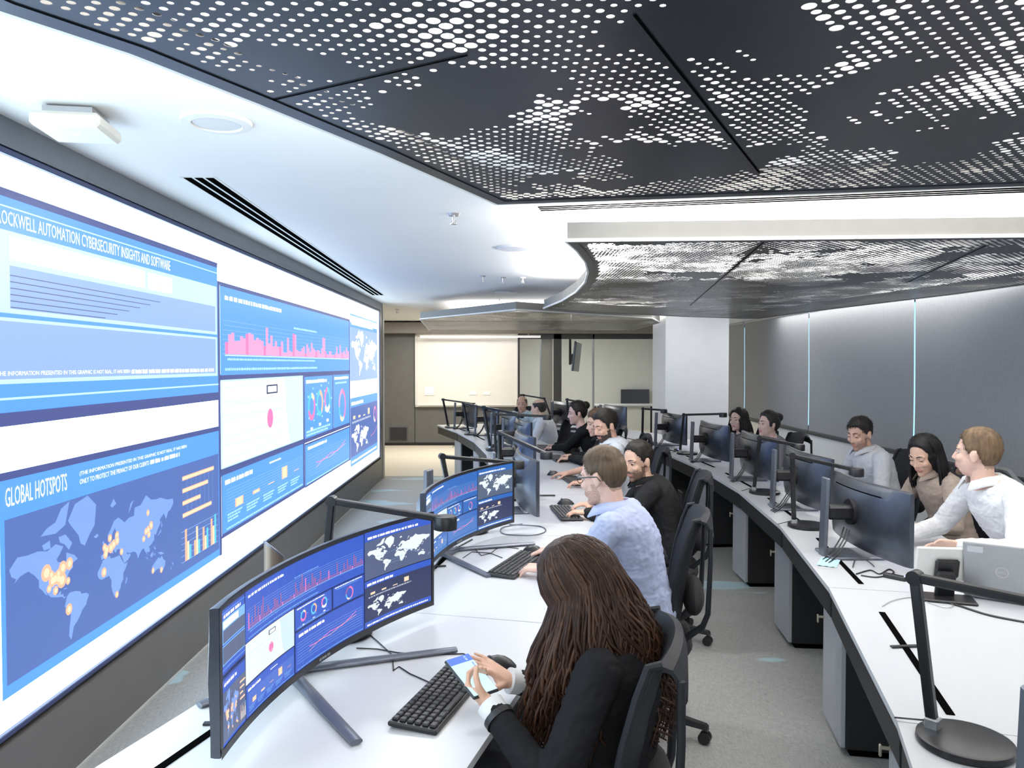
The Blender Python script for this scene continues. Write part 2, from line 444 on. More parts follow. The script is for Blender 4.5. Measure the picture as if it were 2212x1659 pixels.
    mb = MB(); mb.loft([[V((*p, z)) for p in pp] for pp, z in ((poly, 0.016), (poly, 0.095), (inset(poly, 0.01), 0.095))], cap=False, smooth=False)
    mb.build('side_panel', M_SIDE, e)
    for a, b in joints:
        a, b = V(a), V(b); d = (b - a).normalized(); nn = V((-d.y, d.x)) * 0.003
        mb = MB(); mb.add([(*(a + nn), -0.0015), (*(b + nn), -0.0015), (*(b - nn), -0.0015), (*(a - nn), -0.0015)], [(0, 1, 2, 3)])
        mb.build('panel_joint', M_JOINT, e)
    for px, py in ((0.35, 0.4), (0.65, 0.6)):
        x, y = min(xs) + (max(xs) - min(xs)) * px, min(ys) + (max(ys) - min(ys)) * py
        MB().cyl((x, y, (CEIL - ZC) / 2 + 0.02), 0.004, CEIL - ZC - 0.04, 8).build('suspension_rod', M_SILV, e)
    return e
def C2(px, py): p = Pz(px, py, ZC); return (p.x, p.y)
c1 = [C2(0, 20), C2(280, 112), C2(560, 222), C2(820, 328), C2(1075, 440), C2(1400, 429), C2(1800, 415), C2(2212, 400)]
c1 = [(-1.02, 0.95)] + c1 + [(3.3, c1[-1][1] - 0.05), (3.6, 0.95)]
cloud('nearest dark perforated ceiling panel, overhead at the top of the photo', c1, 12,
      [(C2(560, 222), C2(1010, 118)), (C2(1370, 30), C2(1640, 372))], 3.0, bias=lambda x, y: 0.05 + 0.30 * max(0, min(1, (y - 2.0) / 0.8)))
c2 = [C2(1225, 522), C2(1248, 542), C2(1266, 566), C2(1272, 588), C2(1266, 610), C2(1246, 632), C2(1215, 651), C2(1175, 667), C2(1330, 677), C2(1480, 684), C2(1600, 688),
      C2(1640, 688), C2(1760, 672), C2(1900, 655), C2(2060, 636)]
c2 += [(3.95, 5.4), (3.95, 3.72), C2(2212, 512)]
cloud('middle perforated ceiling panel with a curved bay in its left edge', c2, 8, [(C2(1650, 522), C2(1490, 660)), (C2(2130, 530), C2(1960, 610))], 11.0, wall=0.0003, bias=lambda x, y: 0.02 + 0.34 * max(0, min(1, (5.6 - y) / 1.2)))
c3 = [C2(908, 690), C2(1115, 670), C2(1408, 688), (2.25, 11.0), (2.25, 13.4), (-1.3, 13.4)]
cloud('farthest perforated ceiling panel, in front of the whiteboard wall', c3, 4, [], 21.0, wall=0, bias=lambda x, y: 0.35 * max(0, min(1, (11.6 - y) / 1.5)))

# ------------------------------------------------------------------ fittings in the ceiling
def slot_diffuser(label, a, b, width, nslot):
    a, b = V(a), V(b); L = (b - a).length; d = (b - a).normalized()
    e = empty('slot_diffuser', (a + b) / 2, atan2(d.y, d.x), label, 'air vent', None)
    fr = MB(); sl = MB()
    fr.box((0, width / 2, -0.001), (L + 0.03, 0.010, 0.004)); fr.box((0, -width / 2, -0.001), (L + 0.03, 0.010, 0.004))
    fr.box((L / 2 + 0.01, 0, -0.001), (0.012, width, 0.004)); fr.box((-L / 2 - 0.01, 0, -0.001), (0.012, width, 0.004))
    p = width / nslot
    for k in range(nslot - 1): fr.box((0, -width / 2 + p * (k + 1), -0.001), (L, 0.012, 0.004))
    fr.build('frame', M_FASC, e)
    for k in range(nslot): MB().box((0, -width / 2 + p * (k + 0.5), -0.0025), (L, p * 0.70, 0.003)).build('slot', M_JOINT, e)
p0, p1, p2, p3 = Pz(397, 383, CEIL), Pz(460, 383, CEIL), Pz(805, 637, CEIL), Pz(828, 637, CEIL)
slot_diffuser('long white slot air vent in the ceiling beside the video wall', (p0 + p1) / 2, (p2 + p3) / 2 + V((0.0, 0, 0)), 0.155, 3)
q0, q1 = Pz(1165, 450, CEIL), Pz(2212, 409, CEIL)
slot_diffuser('long slot air vent in the ceiling along the nearest perforated panel', q0, q1 + (q1 - q0) * 0.2, 0.14, 3)

M_AP = mat('ivory_plastic', (0.72, 0.69, 0.62), 0.45, nscale=20, namt=0.02)
p = Pz(166, 262, 2.555)
e = empty('wireless_access_point', (p.x, p.y, 2.52), radians(8), 'white square wireless access point hanging from the ceiling above the video wall', 'access point')
MB().box((0, 0, 0.012), (0.225, 0.225, 0.05), bev=0.012).build('housing', M_AP, e)
MB().box((0, 0, 0.047), (0.16, 0.16, 0.03)).build('mounting_bracket', M_SILV, e)
MB().cyl((0.0, 0.0, -0.0135), 0.008, 0.003).build('status_light', emis('white_led', (0.9, 0.95, 1.0), 2.0), e)
p = Pz(468, 262, CEIL)
e = empty('ceiling_speaker', (p.x, p.y, CEIL), 0, 'round white ceiling speaker beside the access point', 'speaker')
MB().lathe((0, 0, 0), [(0.0, -0.006), (0.085, -0.006), (0.09, -0.016), (0.122, -0.012), (0.126, 0.0)], 36).build('trim_ring', M_FASC, e)
MB().cyl((0, 0, -0.008), 0.084, 0.004, 36).build('grille', mat('white_grille', (0.66, 0.66, 0.66), 0.6, nscale=400, namt=0.15), e)
for (px, py, lab) in ((980, 466, 'nearest chrome sprinkler head, in the open ceiling left of the vent'), (1042, 600, 'leftmost of three small sprinkler heads near the curved ceiling panel'),
                      (1085, 603, 'middle of three small sprinkler heads near the curved ceiling panel'), (1129, 603, 'rightmost of three small sprinkler heads, cream coloured, near the curved panel'),
                      (858, 672, 'sprinkler head in the far ceiling beyond the end of the video wall')):
    p = Pz(px, py - 4, CEIL)
    e = empty('sprinkler_head', (p.x, p.y, CEIL), 0, lab, 'sprinkler', 'ceiling sprinklers')
    mm = M_AP if 'cream' in lab else M_SILV
    MB().lathe((0, 0, 0), [(0.0, -0.012), (0.03, -0.012), (0.038, 0)], 20).build('escutcheon', mm, e)
    MB().cyl((0, 0, -0.03), 0.008, 0.04, 10).build('pipe', mm, e)
    d = MB(); d.cyl((0, 0, -0.06), 0.022, 0.003, 16)
    for s in (-1, 1): d.tube([(0.006 * s, 0, -0.035), (0.014 * s, 0, -0.045), (0.004 * s, 0, -0.06)], 0.0025, 6)
    d.build('deflector', mm, e)
for (px, py, lab) in ((1110, 535, 'round flat white ceiling plate nearer the front of the open ceiling'), (1092, 631, 'round flat white ceiling plate farther back near the curved panel')):
    p = Pz(px, py, CEIL)
    o = MB().lathe((0, 0, 0), [(0, -0.012), (0.12, -0.012), (0.13, 0)], 32).build('ceiling_cover_plate', mat('pale_plate', (0.6, 0.62, 0.68), 0.5, nscale=10, namt=0.02)); o.location = (p.x, p.y, CEIL)
    tag(o, lab, 'ceiling plate', 'round ceiling plates')

# ------------------------------------------------------------------ far end: whiteboard, light bar, vents, glass office
wl, wr = PY(899, 800, YB - 0.03).x, PY(1117, 800, YB - 0.03).x
wt, wb = PY(1000, 722, YB - 0.03).z, PY(1000, 877, YB - 0.03).z
e = empty('whiteboard', ((wl + wr) / 2, YB - 0.02, wb), 0, 'large cream whiteboard on the dark panelled far wall', 'whiteboard')
W_, H_ = wr - wl, wt - wb
MB().box((0, 0.005, H_ / 2), (W_, 0.02, H_)).build('writing_surface', mat('whiteboard_enamel', (0.80, 0.775, 0.72), 0.28, nscale=3, namt=0.01), e)
for c, s in (((0, -0.008, 0.0), (W_ + 0.04, 0.03, 0.04)), ((0, -0.008, H_), (W_ + 0.04, 0.03, 0.03)), ((-W_ / 2, -0.008, H_ / 2), (0.05, 0.03, H_)), ((W_ / 2, -0.008, H_ / 2), (0.03, 0.03, H_))):
    MB().box(c, s, bev=0.004).build('frame_rail', M_FASC, e)
MB().box((0, -0.04, 0.02), (W_ * 0.95, 0.07, 0.012)).build('pen_tray', M_FASC, e)
for px0, px1, py0, py1, lab in ((917, 938, 836, 854, 'square white paper note stuck on the whiteboard at lower left'), (1014, 1030, 845, 853, 'small white magnet plate on the whiteboard, left of a pair'), (1042, 1059, 845, 853, 'small white magnet plate on the whiteboard, right of a pair')):
    a, b_ = PY(px0, py0, YB - 0.035), PY(px1, py1, YB - 0.035)
    o = MB().box((0, 0, 0), (b_.x - a.x, 0.006, a.z - b_.z), bev=0.002).build('note', mat('bright_paper', (0.92, 0.92, 0.9), 0.6)); o.location = ((a.x + b_.x) / 2, YB - 0.034, (a.z + b_.z) / 2)
    tag(o, lab, 'note')
a, b_ = PY(907, 728, YB - 0.32), PY(1168, 727, YB - 0.32)
e = empty('linear_light', ((a.x + b_.x) / 2, YB - 0.32, a.z + 0.0), 0, 'long white linear light bar hanging over the whiteboard', 'light')
L = b_.x - a.x
MB().box((0, 0, 0.022), (L, 0.06, 0.03), bev=0.004).build('housing', M_FASC, e)
MB().box((0, 0, 0.0), (L - 0.02, 0.05, 0.014)).build('diffuser', emis('led_diffuser', (1.0, 0.97, 1.0), 6.0, True), e)
for s in (-0.4, 0.4): MB().cyl((L * s, 0, 0.05), 0.005, 0.04, 8).build('hanger', M_SILV, e)
a, b_ = PY(841, 922, YB - 0.01), PY(881, 951, YB - 0.01)
e = empty('wall_vent', ((a.x + b_.x) / 2, YB - 0.012, (a.z + b_.z) / 2), 0, 'dark square vent grille low on the far panelled wall', 'vent')
MB().box((0, 0, 0), (b_.x - a.x, 0.016, a.z - b_.z), bev=0.004).build('frame', M_WALLD, e)
mb = MB()
for k in range(12): mb.box((0, -0.010, (k - 5.5) * 0.022), (b_.x - a.x - 0.04, 0.008, 0.011))
mb.build('louvres', M_CARC, e)
# glazed partition
def gx(px): return PY(px, 800, YB).x
GT = 2.34
M_MULL = mat('dark_mullion', (0.055, 0.055, 0.06), 0.45, nscale=12, namt=0.05)
M_GLASS = bpy.data.materials.new('office_glass'); M_GLASS.use_nodes = True
gb = M_GLASS.node_tree.nodes['Principled BSDF']; gb.inputs['Base Color'].default_value = (0.95, 0.985, 0.975, 1); gb.inputs['Roughness'].default_value = 0.0
gb.inputs['Transmission Weight'].default_value = 1.0; gb.inputs['IOR'].default_value = 1.12
e = empty('glass_partition', (0, YB, 0), 0, 'dark framed glass office partition at the far end beside the whiteboard', 'partition')
e['kind'] = 'thing'
for x0, x1 in ((1117, 1123), (1196, 1213), (1280, 1284)):
    w_ = gx(x1) - gx(x0); MB().box(((gx(x0) + gx(x1)) / 2, 0.04, GT / 2), (w_, 0.08, GT), bev=0.004).build('mullion', M_MULL if x0 != 1280 else M_SILV, e)
MB().box(((gx(1117) + 4.1) / 2, 0.04, GT - 0.05), (4.1 - gx(1117), 0.08, 0.12)).build('head_rail', M_MULL, e)
MB().box(((gx(1117) + 4.1) / 2, 0.04, 0.04), (4.1 - gx(1117), 0.08, 0.08)).build('sill_rail', M_MULL, e)
for x0, x1 in ((1123, 1196), (1213, 1280), (1284, 1430), (1430, 1600)):
    MB().box(((gx(x0) + gx(x1)) / 2, 0.05, GT / 2), (gx(x1) - gx(x0) - 0.01, 0.01, GT - 0.16)).build('glass_pane', M_GLASS, e)
d = MB(); d.box(((gx(1168) + gx(1196)) / 2, 0.09, GT / 2), (gx(1194) - gx(1170), 0.03, GT - 0.2)); d.build('door_panel', mat('taupe_door', (0.42, 0.39, 0.36), 0.5, nscale=6, namt=0.03), e)
MB().box((gx(1168), 0.09, 1.1), (0.03, 0.05, GT - 0.2)).build('door_edge', M_SILV, e)
# television on a ceiling pole behind the glass, seen edge on
t = PY(1240, 800, 17.2)
e = empty('ceiling_television', (t.x, 17.2, CEIL), 0, 'black television hanging from a ceiling pole behind the glass, seen edge-on', 'television')
MB().cyl((-0.09, 0, -0.45), 0.028, 0.9, 12).build('pole', M_BLACKM, e)
MB().box((0.06, 0, -0.72), (0.05, 1.1, 0.66), rot=Matrix.Rotation(radians(6), 3, 'Y') @ rotz(radians(-12)), bev=0.01).build('screen_panel', M_MBACK, e)
MB().box((-0.02, 0, -0.76), (0.12, 0.3, 0.24), bev=0.02).build('mount', M_BLACKM, e)
MB().cyl((-0.09, 0, -0.01), 0.07, 0.02, 16).build('ceiling_flange', M_BLACKM, e)
a, b_ = PY(1345, 842, 19.6), PY(1407, 878, 19.6)
e = empty('office_television', ((a.x + b_.x) / 2, 19.9, (a.z + b_.z) / 2), 0, 'dark flat screen low on the wall of the glass office', 'television')
MB().box((0, 0, 0), (b_.x - a.x, 0.05, a.z - b_.z), bev=0.006).build('screen_panel', M_MBACK, e)
MB().box((0, 0.06, 0), (0.3, 0.08, 0.2)).build('wall_mount', M_BLACKM, e)
e = empty('office_table', (2.9, 18.2, 0), 0, 'pale table inside the glass office by the column', 'table')
MB().box((0, 0, 0.73), (1.5, 0.7, 0.03), bev=0.004).build('tabletop', M_DESK, e)
for sx in (-0.68, 0.68):
    for sy in (-0.28, 0.28): MB().box((sx, sy, 0.36), (0.04, 0.04, 0.71)).build('leg', M_BLACKM, e)
# ------------------------------------------------------------------ screen graphics
# coarse continents as (longitude, latitude)
LAND = [
 [(-168,66),(-156,71),(-140,70),(-125,70),(-110,68),(-95,70),(-82,67),(-88,63),(-94,60),(-92,57),(-82,55),(-79,51),(-77,56),(-77,62),(-68,59),(-62,57),(-56,52),(-66,50),(-65,45),(-70,43),(-74,40),(-76,35),(-81,31),(-80,25),(-83,29),(-90,30),(-97,27),(-97,21),(-94,18),(-90,21),(-87,21),(-88,16),(-83,15),(-83,10),(-78,9),(-82,7),(-86,12),(-92,14),(-97,16),(-105,20),(-109,25),(-113,31),(-110,24),(-115,29),(-118,34),(-124,40),(-124,48),(-130,54),(-140,60),(-152,59),(-162,55),(-158,58),(-165,61)],
 [(-73,78),(-60,82),(-35,83),(-18,80),(-22,72),(-32,68),(-42,61),(-50,64),(-54,70),(-68,76)],
 [(-120,76),(-110,78),(-95,79),(-85,82),(-70,83),(-78,77),(-95,75)], [(-118,72),(-105,73),(-104,69),(-115,69)], [(-90,73),(-78,73),(-66,67),(-72,63),(-80,68),(-88,70)],
 [(-77,8),(-72,12),(-62,10),(-52,5),(-50,0),(-40,-3),(-35,-8),(-39,-16),(-41,-22),(-48,-26),(-54,-34),(-58,-38),(-65,-42),(-68,-50),(-70,-55),(-74,-50),(-73,-40),(-71,-30),(-70,-18),(-76,-14),(-81,-6),(-79,1)],
 [(-17,15),(-17,21),(-10,29),(-6,35),(3,37),(10,37),(11,33),(20,31),(32,31),(36,23),(43,12),(51,12),(46,3),(40,-4),(40,-15),(35,-20),(33,-27),(27,-34),(19,-35),(15,-27),(12,-16),(13,-6),(9,1),(8,5),(-4,5),(-9,5),(-14,9)],
 [(44,-25),(48,-14),(50,-17),(47,-25)],
 [(-9,43),(-9,37),(-2,37),(3,42),(8,44),(12,42),(16,38),(18,40),(13,45),(19,42),(23,37),(26,41),(30,41),(36,36),(35,32),(43,13),(52,16),(59,22),(56,26),(51,25),(48,30),(57,26),(67,25),(73,20),(77,8),(80,14),(87,21),(92,22),(95,16),(99,10),(103,2),(101,7),(100,13),(106,9),(109,13),(106,20),(113,22),(121,28),(121,37),(126,35),(128,38),(132,43),(140,50),(137,54),(150,59),(156,51),(163,59),(170,60),(179,65),(178,69),(160,70),(140,73),(127,73),(113,74),(100,77),(85,73),(70,73),(68,68),(55,68),(44,66),(40,68),(30,71),(20,70),(12,65),(5,61),(8,58),(12,56),(17,62),(22,65),(24,62),(29,60),(22,59),(20,54),(10,54),(5,52),(-2,48),(-1,44)],
 [(-5,50),(1,51),(-1,54),(-3,58),(-6,57),(-4,54)], [(-24,65),(-16,66),(-14,64),(-20,63)],
 [(114,-22),(122,-17),(131,-12),(136,-12),(137,-16),(142,-11),(146,-19),(153,-26),(151,-33),(146,-39),(139,-36),(132,-32),(124,-33),(116,-35),(114,-28)],
 [(95,5),(105,-6),(102,0)], [(105,-6),(115,-9),(110,-7)], [(109,2),(117,7),(118,0),(113,-4)], [(131,-1),(141,-3),(150,-10),(138,-8)], [(120,1),(124,1),(122,-5)], [(120,18),(123,13),(126,8),(121,10)],
 [(130,32),(136,36),(141,41),(141,36),(135,33)], [(141,42),(145,44),(143,52),(142,46)], [(173,-35),(178,-38),(175,-41)], [(172,-41),(167,-46),(171,-45)], [(54,71),(60,76),(68,77),(57,72)], [(12,78),(20,80),(26,78),(16,77)], [(-84,22),(-75,20),(-80,23)]]
def merc(lat): return math.log(math.tan(pi / 4 + radians(max(-60, min(83.5, lat))) / 2))
MV0, MV1 = merc(-56), merc(83)
GFONT = {}
def text_geo(s):
    if s in GFONT: return GFONT[s]
    c = bpy.data.curves.new('t', 'FONT'); c.body = s; c.size = 1.0; c.resolution_u = 2
    o = bpy.data.objects.new('t', c); COL.objects.link(o)
    dg = bpy.context.evaluated_depsgraph_get(); me = bpy.data.meshes.new_from_object(o.evaluated_get(dg))
    vs = [(v.co.x, v.co.y) for v in me.vertices]; fs = [tuple(p.vertices) for p in me.polygons]
    bpy.data.objects.remove(o); bpy.data.meshes.remove(me); bpy.data.curves.remove(c)
    x0 = min(v[0] for v in vs); x1 = max(v[0] for v in vs); y0 = min(v[1] for v in vs); y1 = max(v[1] for v in vs)
    GFONT[s] = ([(v[0] - x0, v[1] - y0) for v in vs], fs, x1 - x0, y1 - y0); return GFONT[s]
def txt(mb, M, s, u, v, w_, h_, m, off=0.003):
    vs, fs, tw, th = text_geo(s)
    mb.add([M(u + x / tw * w_, v + y / th * h_, off) for x, y in vs], fs, m)
PAL = {}
def tri(poly):
    from mathutils.geometry import tessellate_polygon
    return [tuple(t) for t in tessellate_polygon([[V((x, y, 0)) for x, y in poly]])]
class Draw:
    """flat graphics laid on a surface by the map M(u, v, offset)"""
    def __init__(s, M, step=99): s.M = M; s.mb = MB(); s.step = step; s.mats = []
    def mi(s, m):
        if m not in s.mats: s.mats.append(m)
        return s.mats.index(m)
    def rect(s, u0, v0, u1, v1, m, off=0.001):
        n = max(1, int(abs(u1 - u0) / s.step) + 1); vs = []
        for k in range(n + 1):
            u = u0 + (u1 - u0) * k / n; vs += [s.M(u, v0, off), s.M(u, v1, off)]
        s.mb.add(vs, [(2 * k, 2 * k + 2, 2 * k + 3, 2 * k + 1) for k in range(n)], s.mi(m))
    def frame(s, u0, v0, u1, v1, t, m, off=0.0015):
        s.rect(u0, v0, u1, v0 + t, m, off); s.rect(u0, v1 - t, u1, v1, m, off); s.rect(u0, v0, u0 + t, v1, m, off); s.rect(u1 - t, v0, u1, v1, m, off)
    def disc(s, u, v, r, m, off=0.003, ru=None, n=20):
        ru = ru or r; s.mb.add([s.M(u + ru * cos(2 * pi * k / n), v + r * sin(2 * pi * k / n), off) for k in range(n)], [tuple(range(n))], s.mi(m))
    def ring(s, u, v, r0, r1, segs, off=0.003):
        a = pi / 2
        for frac, m in segs:
            n = max(2, int(24 * frac)); vs = []
            for k in range(n + 1):
                t = a - 2 * pi * frac * k / n; vs += [s.M(u + r0 * cos(t), v + r0 * sin(t), off), s.M(u + r1 * cos(t), v + r1 * sin(t), off)]
            s.mb.add(vs, [(2 * k, 2 * k + 1, 2 * k + 3, 2 * k + 2) for k in range(n)], s.mi(m)); a -= 2 * pi * frac
    def line(s, pts, t, m, off=0.003):
        for (a, b) in zip(pts, pts[1:]):
            d = V((b[0] - a[0], b[1] - a[1])); nn = V((-d.y, d.x)).normalized() * t / 2
            s.mb.add([s.M(a[0] + nn.x, a[1] + nn.y, off), s.M(b[0] + nn.x, b[1] + nn.y, off), s.M(b[0] - nn.x, b[1] - nn.y, off), s.M(a[0] - nn.x, a[1] - nn.y, off)], [(0, 1, 2, 3)], s.mi(m))
    def words(s, u0, v, u1, h, m, seed=1, off=0.003):
        # a line of lettering too small to read: a run of short strokes
        r = random.Random(seed); u = u0
        while u < u1:
            w_ = h * r.uniform(0.9, 3.2); e = min(u + w_, u1); x = u
            while x < e - h * 0.2:
                s.rect(x, v, min(e, x + h * 0.42), v + h * r.choice((1, 1, 0.85)), m, off); x += h * 0.56
            u = e + h * 0.55
    def world(s, u0, v0, u1, v1, m, off=0.002, lon=(-170, 180)):
        for poly in LAND:
            p = [(u0 + (x - lon[0]) / (lon[1] - lon[0]) * (u1 - u0), v0 + (merc(y) - MV0) / (MV1 - MV0) * (v1 - v0)) for x, y in poly]
            if not p: continue
            s.mb.add([s.M(a, b, off) for a, b in p], tri(p), s.mi(m))
    def text(s, t, u, v, w_, h_, m, off=0.003): txt(s.mb, s.M, t, u, v, w_, h_, s.mi(m), off)
    def build(s, name, parent): return s.mb.build(name, s.mats, parent)
def ll(lon, lat, u0, v0, u1, v1): return (u0 + (lon + 170) / 350 * (u1 - u0), v0 + (merc(lat) - MV0) / (MV1 - MV0) * (v1 - v0))

# every window takes a "sink": sink(name) gives the drawing that piece goes into
def palette(tag_, k, blue, dark, lite, navy):
    E = lambda n, c, s=1.0: emis(tag_ + n, c, s)
    return dict(blue=E('_blue', blue, k), dark=E('_slate', dark, k), lite=E('_cyan', lite, k), navy=E('_navy', navy, k * 0.8), white=E('_white', (1, 1, 1), 1.5 * k),
                pink=E('_pink', (1.0, 0.22, 0.5), k), rose=E('_rose', (1.0, 0.36, 0.62) if tag_ == 'wall' else (0.42, 0.13, 0.3), k), orange=E('_orange', (1.0, 0.52, 0.33), k), cream=E('_cream', (1.0, 0.75, 0.5), k),
                land=E('_land', (0.22, 0.38, 0.85), k), grid=E('_grid', (0.30, 0.55, 0.95), k * 0.9), paper=E('_map', (0.86, 0.94, 0.96), k), slate=E('_pale', (0.30, 0.46, 0.86) if tag_ == 'wall' else dark, k), water=E('_water', (0.66, 0.84, 0.97), k), teal=E('_teal', (0.12, 0.6, 0.9), k),
                grey=E('_grey', (0.62, 0.66, 0.72), k), ink=E('_ink', (0.05, 0.07, 0.2), k * 0.6))
def win_search(S, P, u0, v0, u1, v1, full=True):
    w_, h_ = u1 - u0, v1 - v0; D = S('window_background')
    D.rect(u0, v0, u1, v1, P['blue']); D.rect(u0, v1 - 0.03 * h_, u1, v1, P['navy'], 0.0015); D.rect(u0, v0, u1, v0 + 0.03 * h_, P['navy'], 0.0015)
    D.rect(u0, v1 - 0.075 * h_, u1, v1 - 0.068 * h_, P['lite'], 0.002); D.rect(u0, v0 + 0.085 * h_, u1, v0 + 0.095 * h_, P['lite'], 0.002)
    a = u0 + 0.012 * w_; b = u1 - 0.006 * w_
    D.rect(a, v0 + 0.465 * h_, b, v1 - 0.175 * h_, P['lite'], 0.002); D.rect(a, v0 + 0.155 * h_, b, v0 + 0.445 * h_, P['lite'], 0.002)
    c = u0 + 0.085 * w_ if full else u0 + 0.03 * w_
    D.rect(c, v0 + 0.485 * h_, b - 0.012 * w_, v1 - 0.325 * h_, P['slate'], 0.0025); D.rect(a + 0.005 * w_, v0 + 0.175 * h_, b - 0.012 * w_, v0 + 0.43 * h_, P['slate'], 0.0025)
    if full:
        D.rect(a, v0 + 0.49 * h_, c - 0.03 * w_, v1 - 0.20 * h_, P['blue'], 0.0025)
        for k in range(6): D.rect(c, v0 + (0.63 - 0.028 * k) * h_, c + (0.55 - 0.05 * k) * w_, v0 + (0.634 - 0.028 * k) * h_, P['navy'], 0.003)
    D = S('search_bar'); D.rect(c, v1 - 0.30 * h_, u0 + 0.56 * w_, v1 - 0.195 * h_, P['white'], 0.003); D.rect(u0 + 0.575 * w_, v1 - 0.30 * h_, u0 + 0.70 * w_, v1 - 0.20 * h_, P['white'], 0.003)
    if full: D.text('SEARCH', u0 + 0.594 * w_, v1 - 0.272 * h_, 0.085 * w_, 0.045 * h_, P['grey'], 0.004)
    D = S('title_text')
    if full:
        D.text('ROCKWELL AUTOMATION CYBERSECURITY INSIGHTS AND SOFTWARE', u0 + 0.055 * w_, v1 - 0.152 * h_, 0.637 * w_, 0.062 * h_, P['white'])
        D = S('footnote_text'); D.text('(THE INFORMATION PRESENTED IN THIS GRAPHIC IS NOT REAL, IT HAS BEEN', u0 + 0.045 * w_, v0 + 0.185 * h_, 0.44 * w_, 0.026 * h_, P['white'])
        D.words(u0 + 0.492 * w_, v0 + 0.187 * h_, u1 - 0.035 * w_, 0.024 * h_, P['white'], 3)
    else: D.words(u0 + 0.05 * w_, v1 - 0.15 * h_, u0 + 0.8 * w_, 0.05 * h_, P['white'], 3)
def win_hotspots(S, P, u0, v0, u1, v1, full=True):
    w_, h_ = u1 - u0, v1 - v0; D = S('window_background')
    D.rect(u0, v0, u1, v1, P['blue']); D.rect(u0, v1 - 0.035 * h_, u1, v1, P['navy'], 0.0015)
    D.rect(u0 + 0.012 * w_, v0 + 0.055 * h_, u1 - 0.006 * w_, v1 - 0.21 * h_, P['dark'], 0.002)
    D = S('title_text')
    if full:
        D.text('GLOBAL HOTSPOTS', u0 + 0.015 * w_, v1 - 0.155 * h_, 0.185 * w_, 0.085 * h_, P['white'])
        D.text('(THE INFORMATION PRESENTED IN THIS GRAPHIC IS NOT REAL, IT HAS BEEN', u0 + 0.245 * w_, v1 - 0.105 * h_, 0.52 * w_, 0.026 * h_, P['white'])
        D.text('ONLY TO PROTECT THE PRIVACY OF OUR CLIENTS', u0 + 0.245 * w_, v1 - 0.145 * h_, 0.30 * w_, 0.026 * h_, P['white']); D.words(u0 + 0.553 * w_, v1 - 0.145 * h_, u0 + 0.72 * w_, 0.026 * h_, P['white'], 9)
    else: D.words(u0 + 0.05 * w_, v1 - 0.13 * h_, u0 + 0.6 * w_, 0.045 * h_, P['white'], 3)
    bx = (u0 + 0.018 * w_, v0 + 0.075 * h_, u0 + 0.68 * w_, v1 - 0.215 * h_)
    D = S('world_map'); D.world(*bx, P['land'], 0.003)
    D = S('hotspot_markers'); r = random.Random(4); q = 0.0021 if full else 0.0021
    for lon, lat, rr in ((-112, 52, 17), (-104, 48, 9), (-84, 50, 14), (-72, 51, 13), (-98, 42, 13), (-102, 41, 13), (-92, 40, 12), (-86, 36, 16), (-108, 33, 8), (-97, 26, 9), (-75, 31, 8), (-92, 46, 9), (-74, -14, 12), (-4, 16, 11), (24, -34, 8),
                         (12, 47, 12), (2, 47, 11), (18, 50, 11), (26, 52, 10), (26, 58, 9), (-2, 51, 9), (0, 42, 10), (10, 58, 9), (36, 35, 8), (104, 66, 8), (112, 52, 11), (104, 48, 10), (98, 47, 9), (106, 41, 9), (92, 38, 8), (116, -30, 8), (140, -37, 8)):
        a, b = ll(lon, lat, *bx); rr = rr * q * h_ * 1.15
        D.disc(a, b, rr, P['orange'], 0.004); D.disc(a, b, rr * 0.55, P['cream'], 0.005)
    D = S('bar_charts'); a = u0 + 0.735 * w_
    for k, l in enumerate((0.22, 0.175, 0.12, 0.20)): D.rect(a, v1 - (0.32 + 0.085 * k) * h_, a + l * w_, v1 - (0.29 + 0.085 * k) * h_, P['orange'], 0.003); D.rect(a, v1 - (0.314 + 0.085 * k) * h_, a + l * w_, v1 - (0.296 + 0.085 * k) * h_, P['cream'], 0.004)
    for k in range(7): D.rect(a + (0.03 + k * 0.03) * w_, v1 - 0.58 * h_, a + (0.031 + k * 0.03) * w_, v1 - 0.29 * h_, P['grid'], 0.0028)
    for k in range(6): D.rect(a - 0.01 * w_, v0 + (0.12 + 0.042 * k) * h_, u1 - 0.015 * w_, v0 + (0.1235 + 0.042 * k) * h_, P['grid'], 0.003)
    for k, (x, y, z) in enumerate(((0.22, 0.13, 0.1), (0.11, 0.2, 0.1), (0.17, 0.1, 0.15), (0.2, 0.14, 0.22))):
        for q_, (hh, m) in enumerate(((x, 'orange'), (y, 'cream'), (z, 'teal'))): D.rect(a + (0.012 + 0.06 * k + 0.014 * q_) * w_, v0 + 0.12 * h_, a + (0.025 + 0.06 * k + 0.014 * q_) * w_, v0 + (0.12 + hh) * h_, P[m], 0.004)
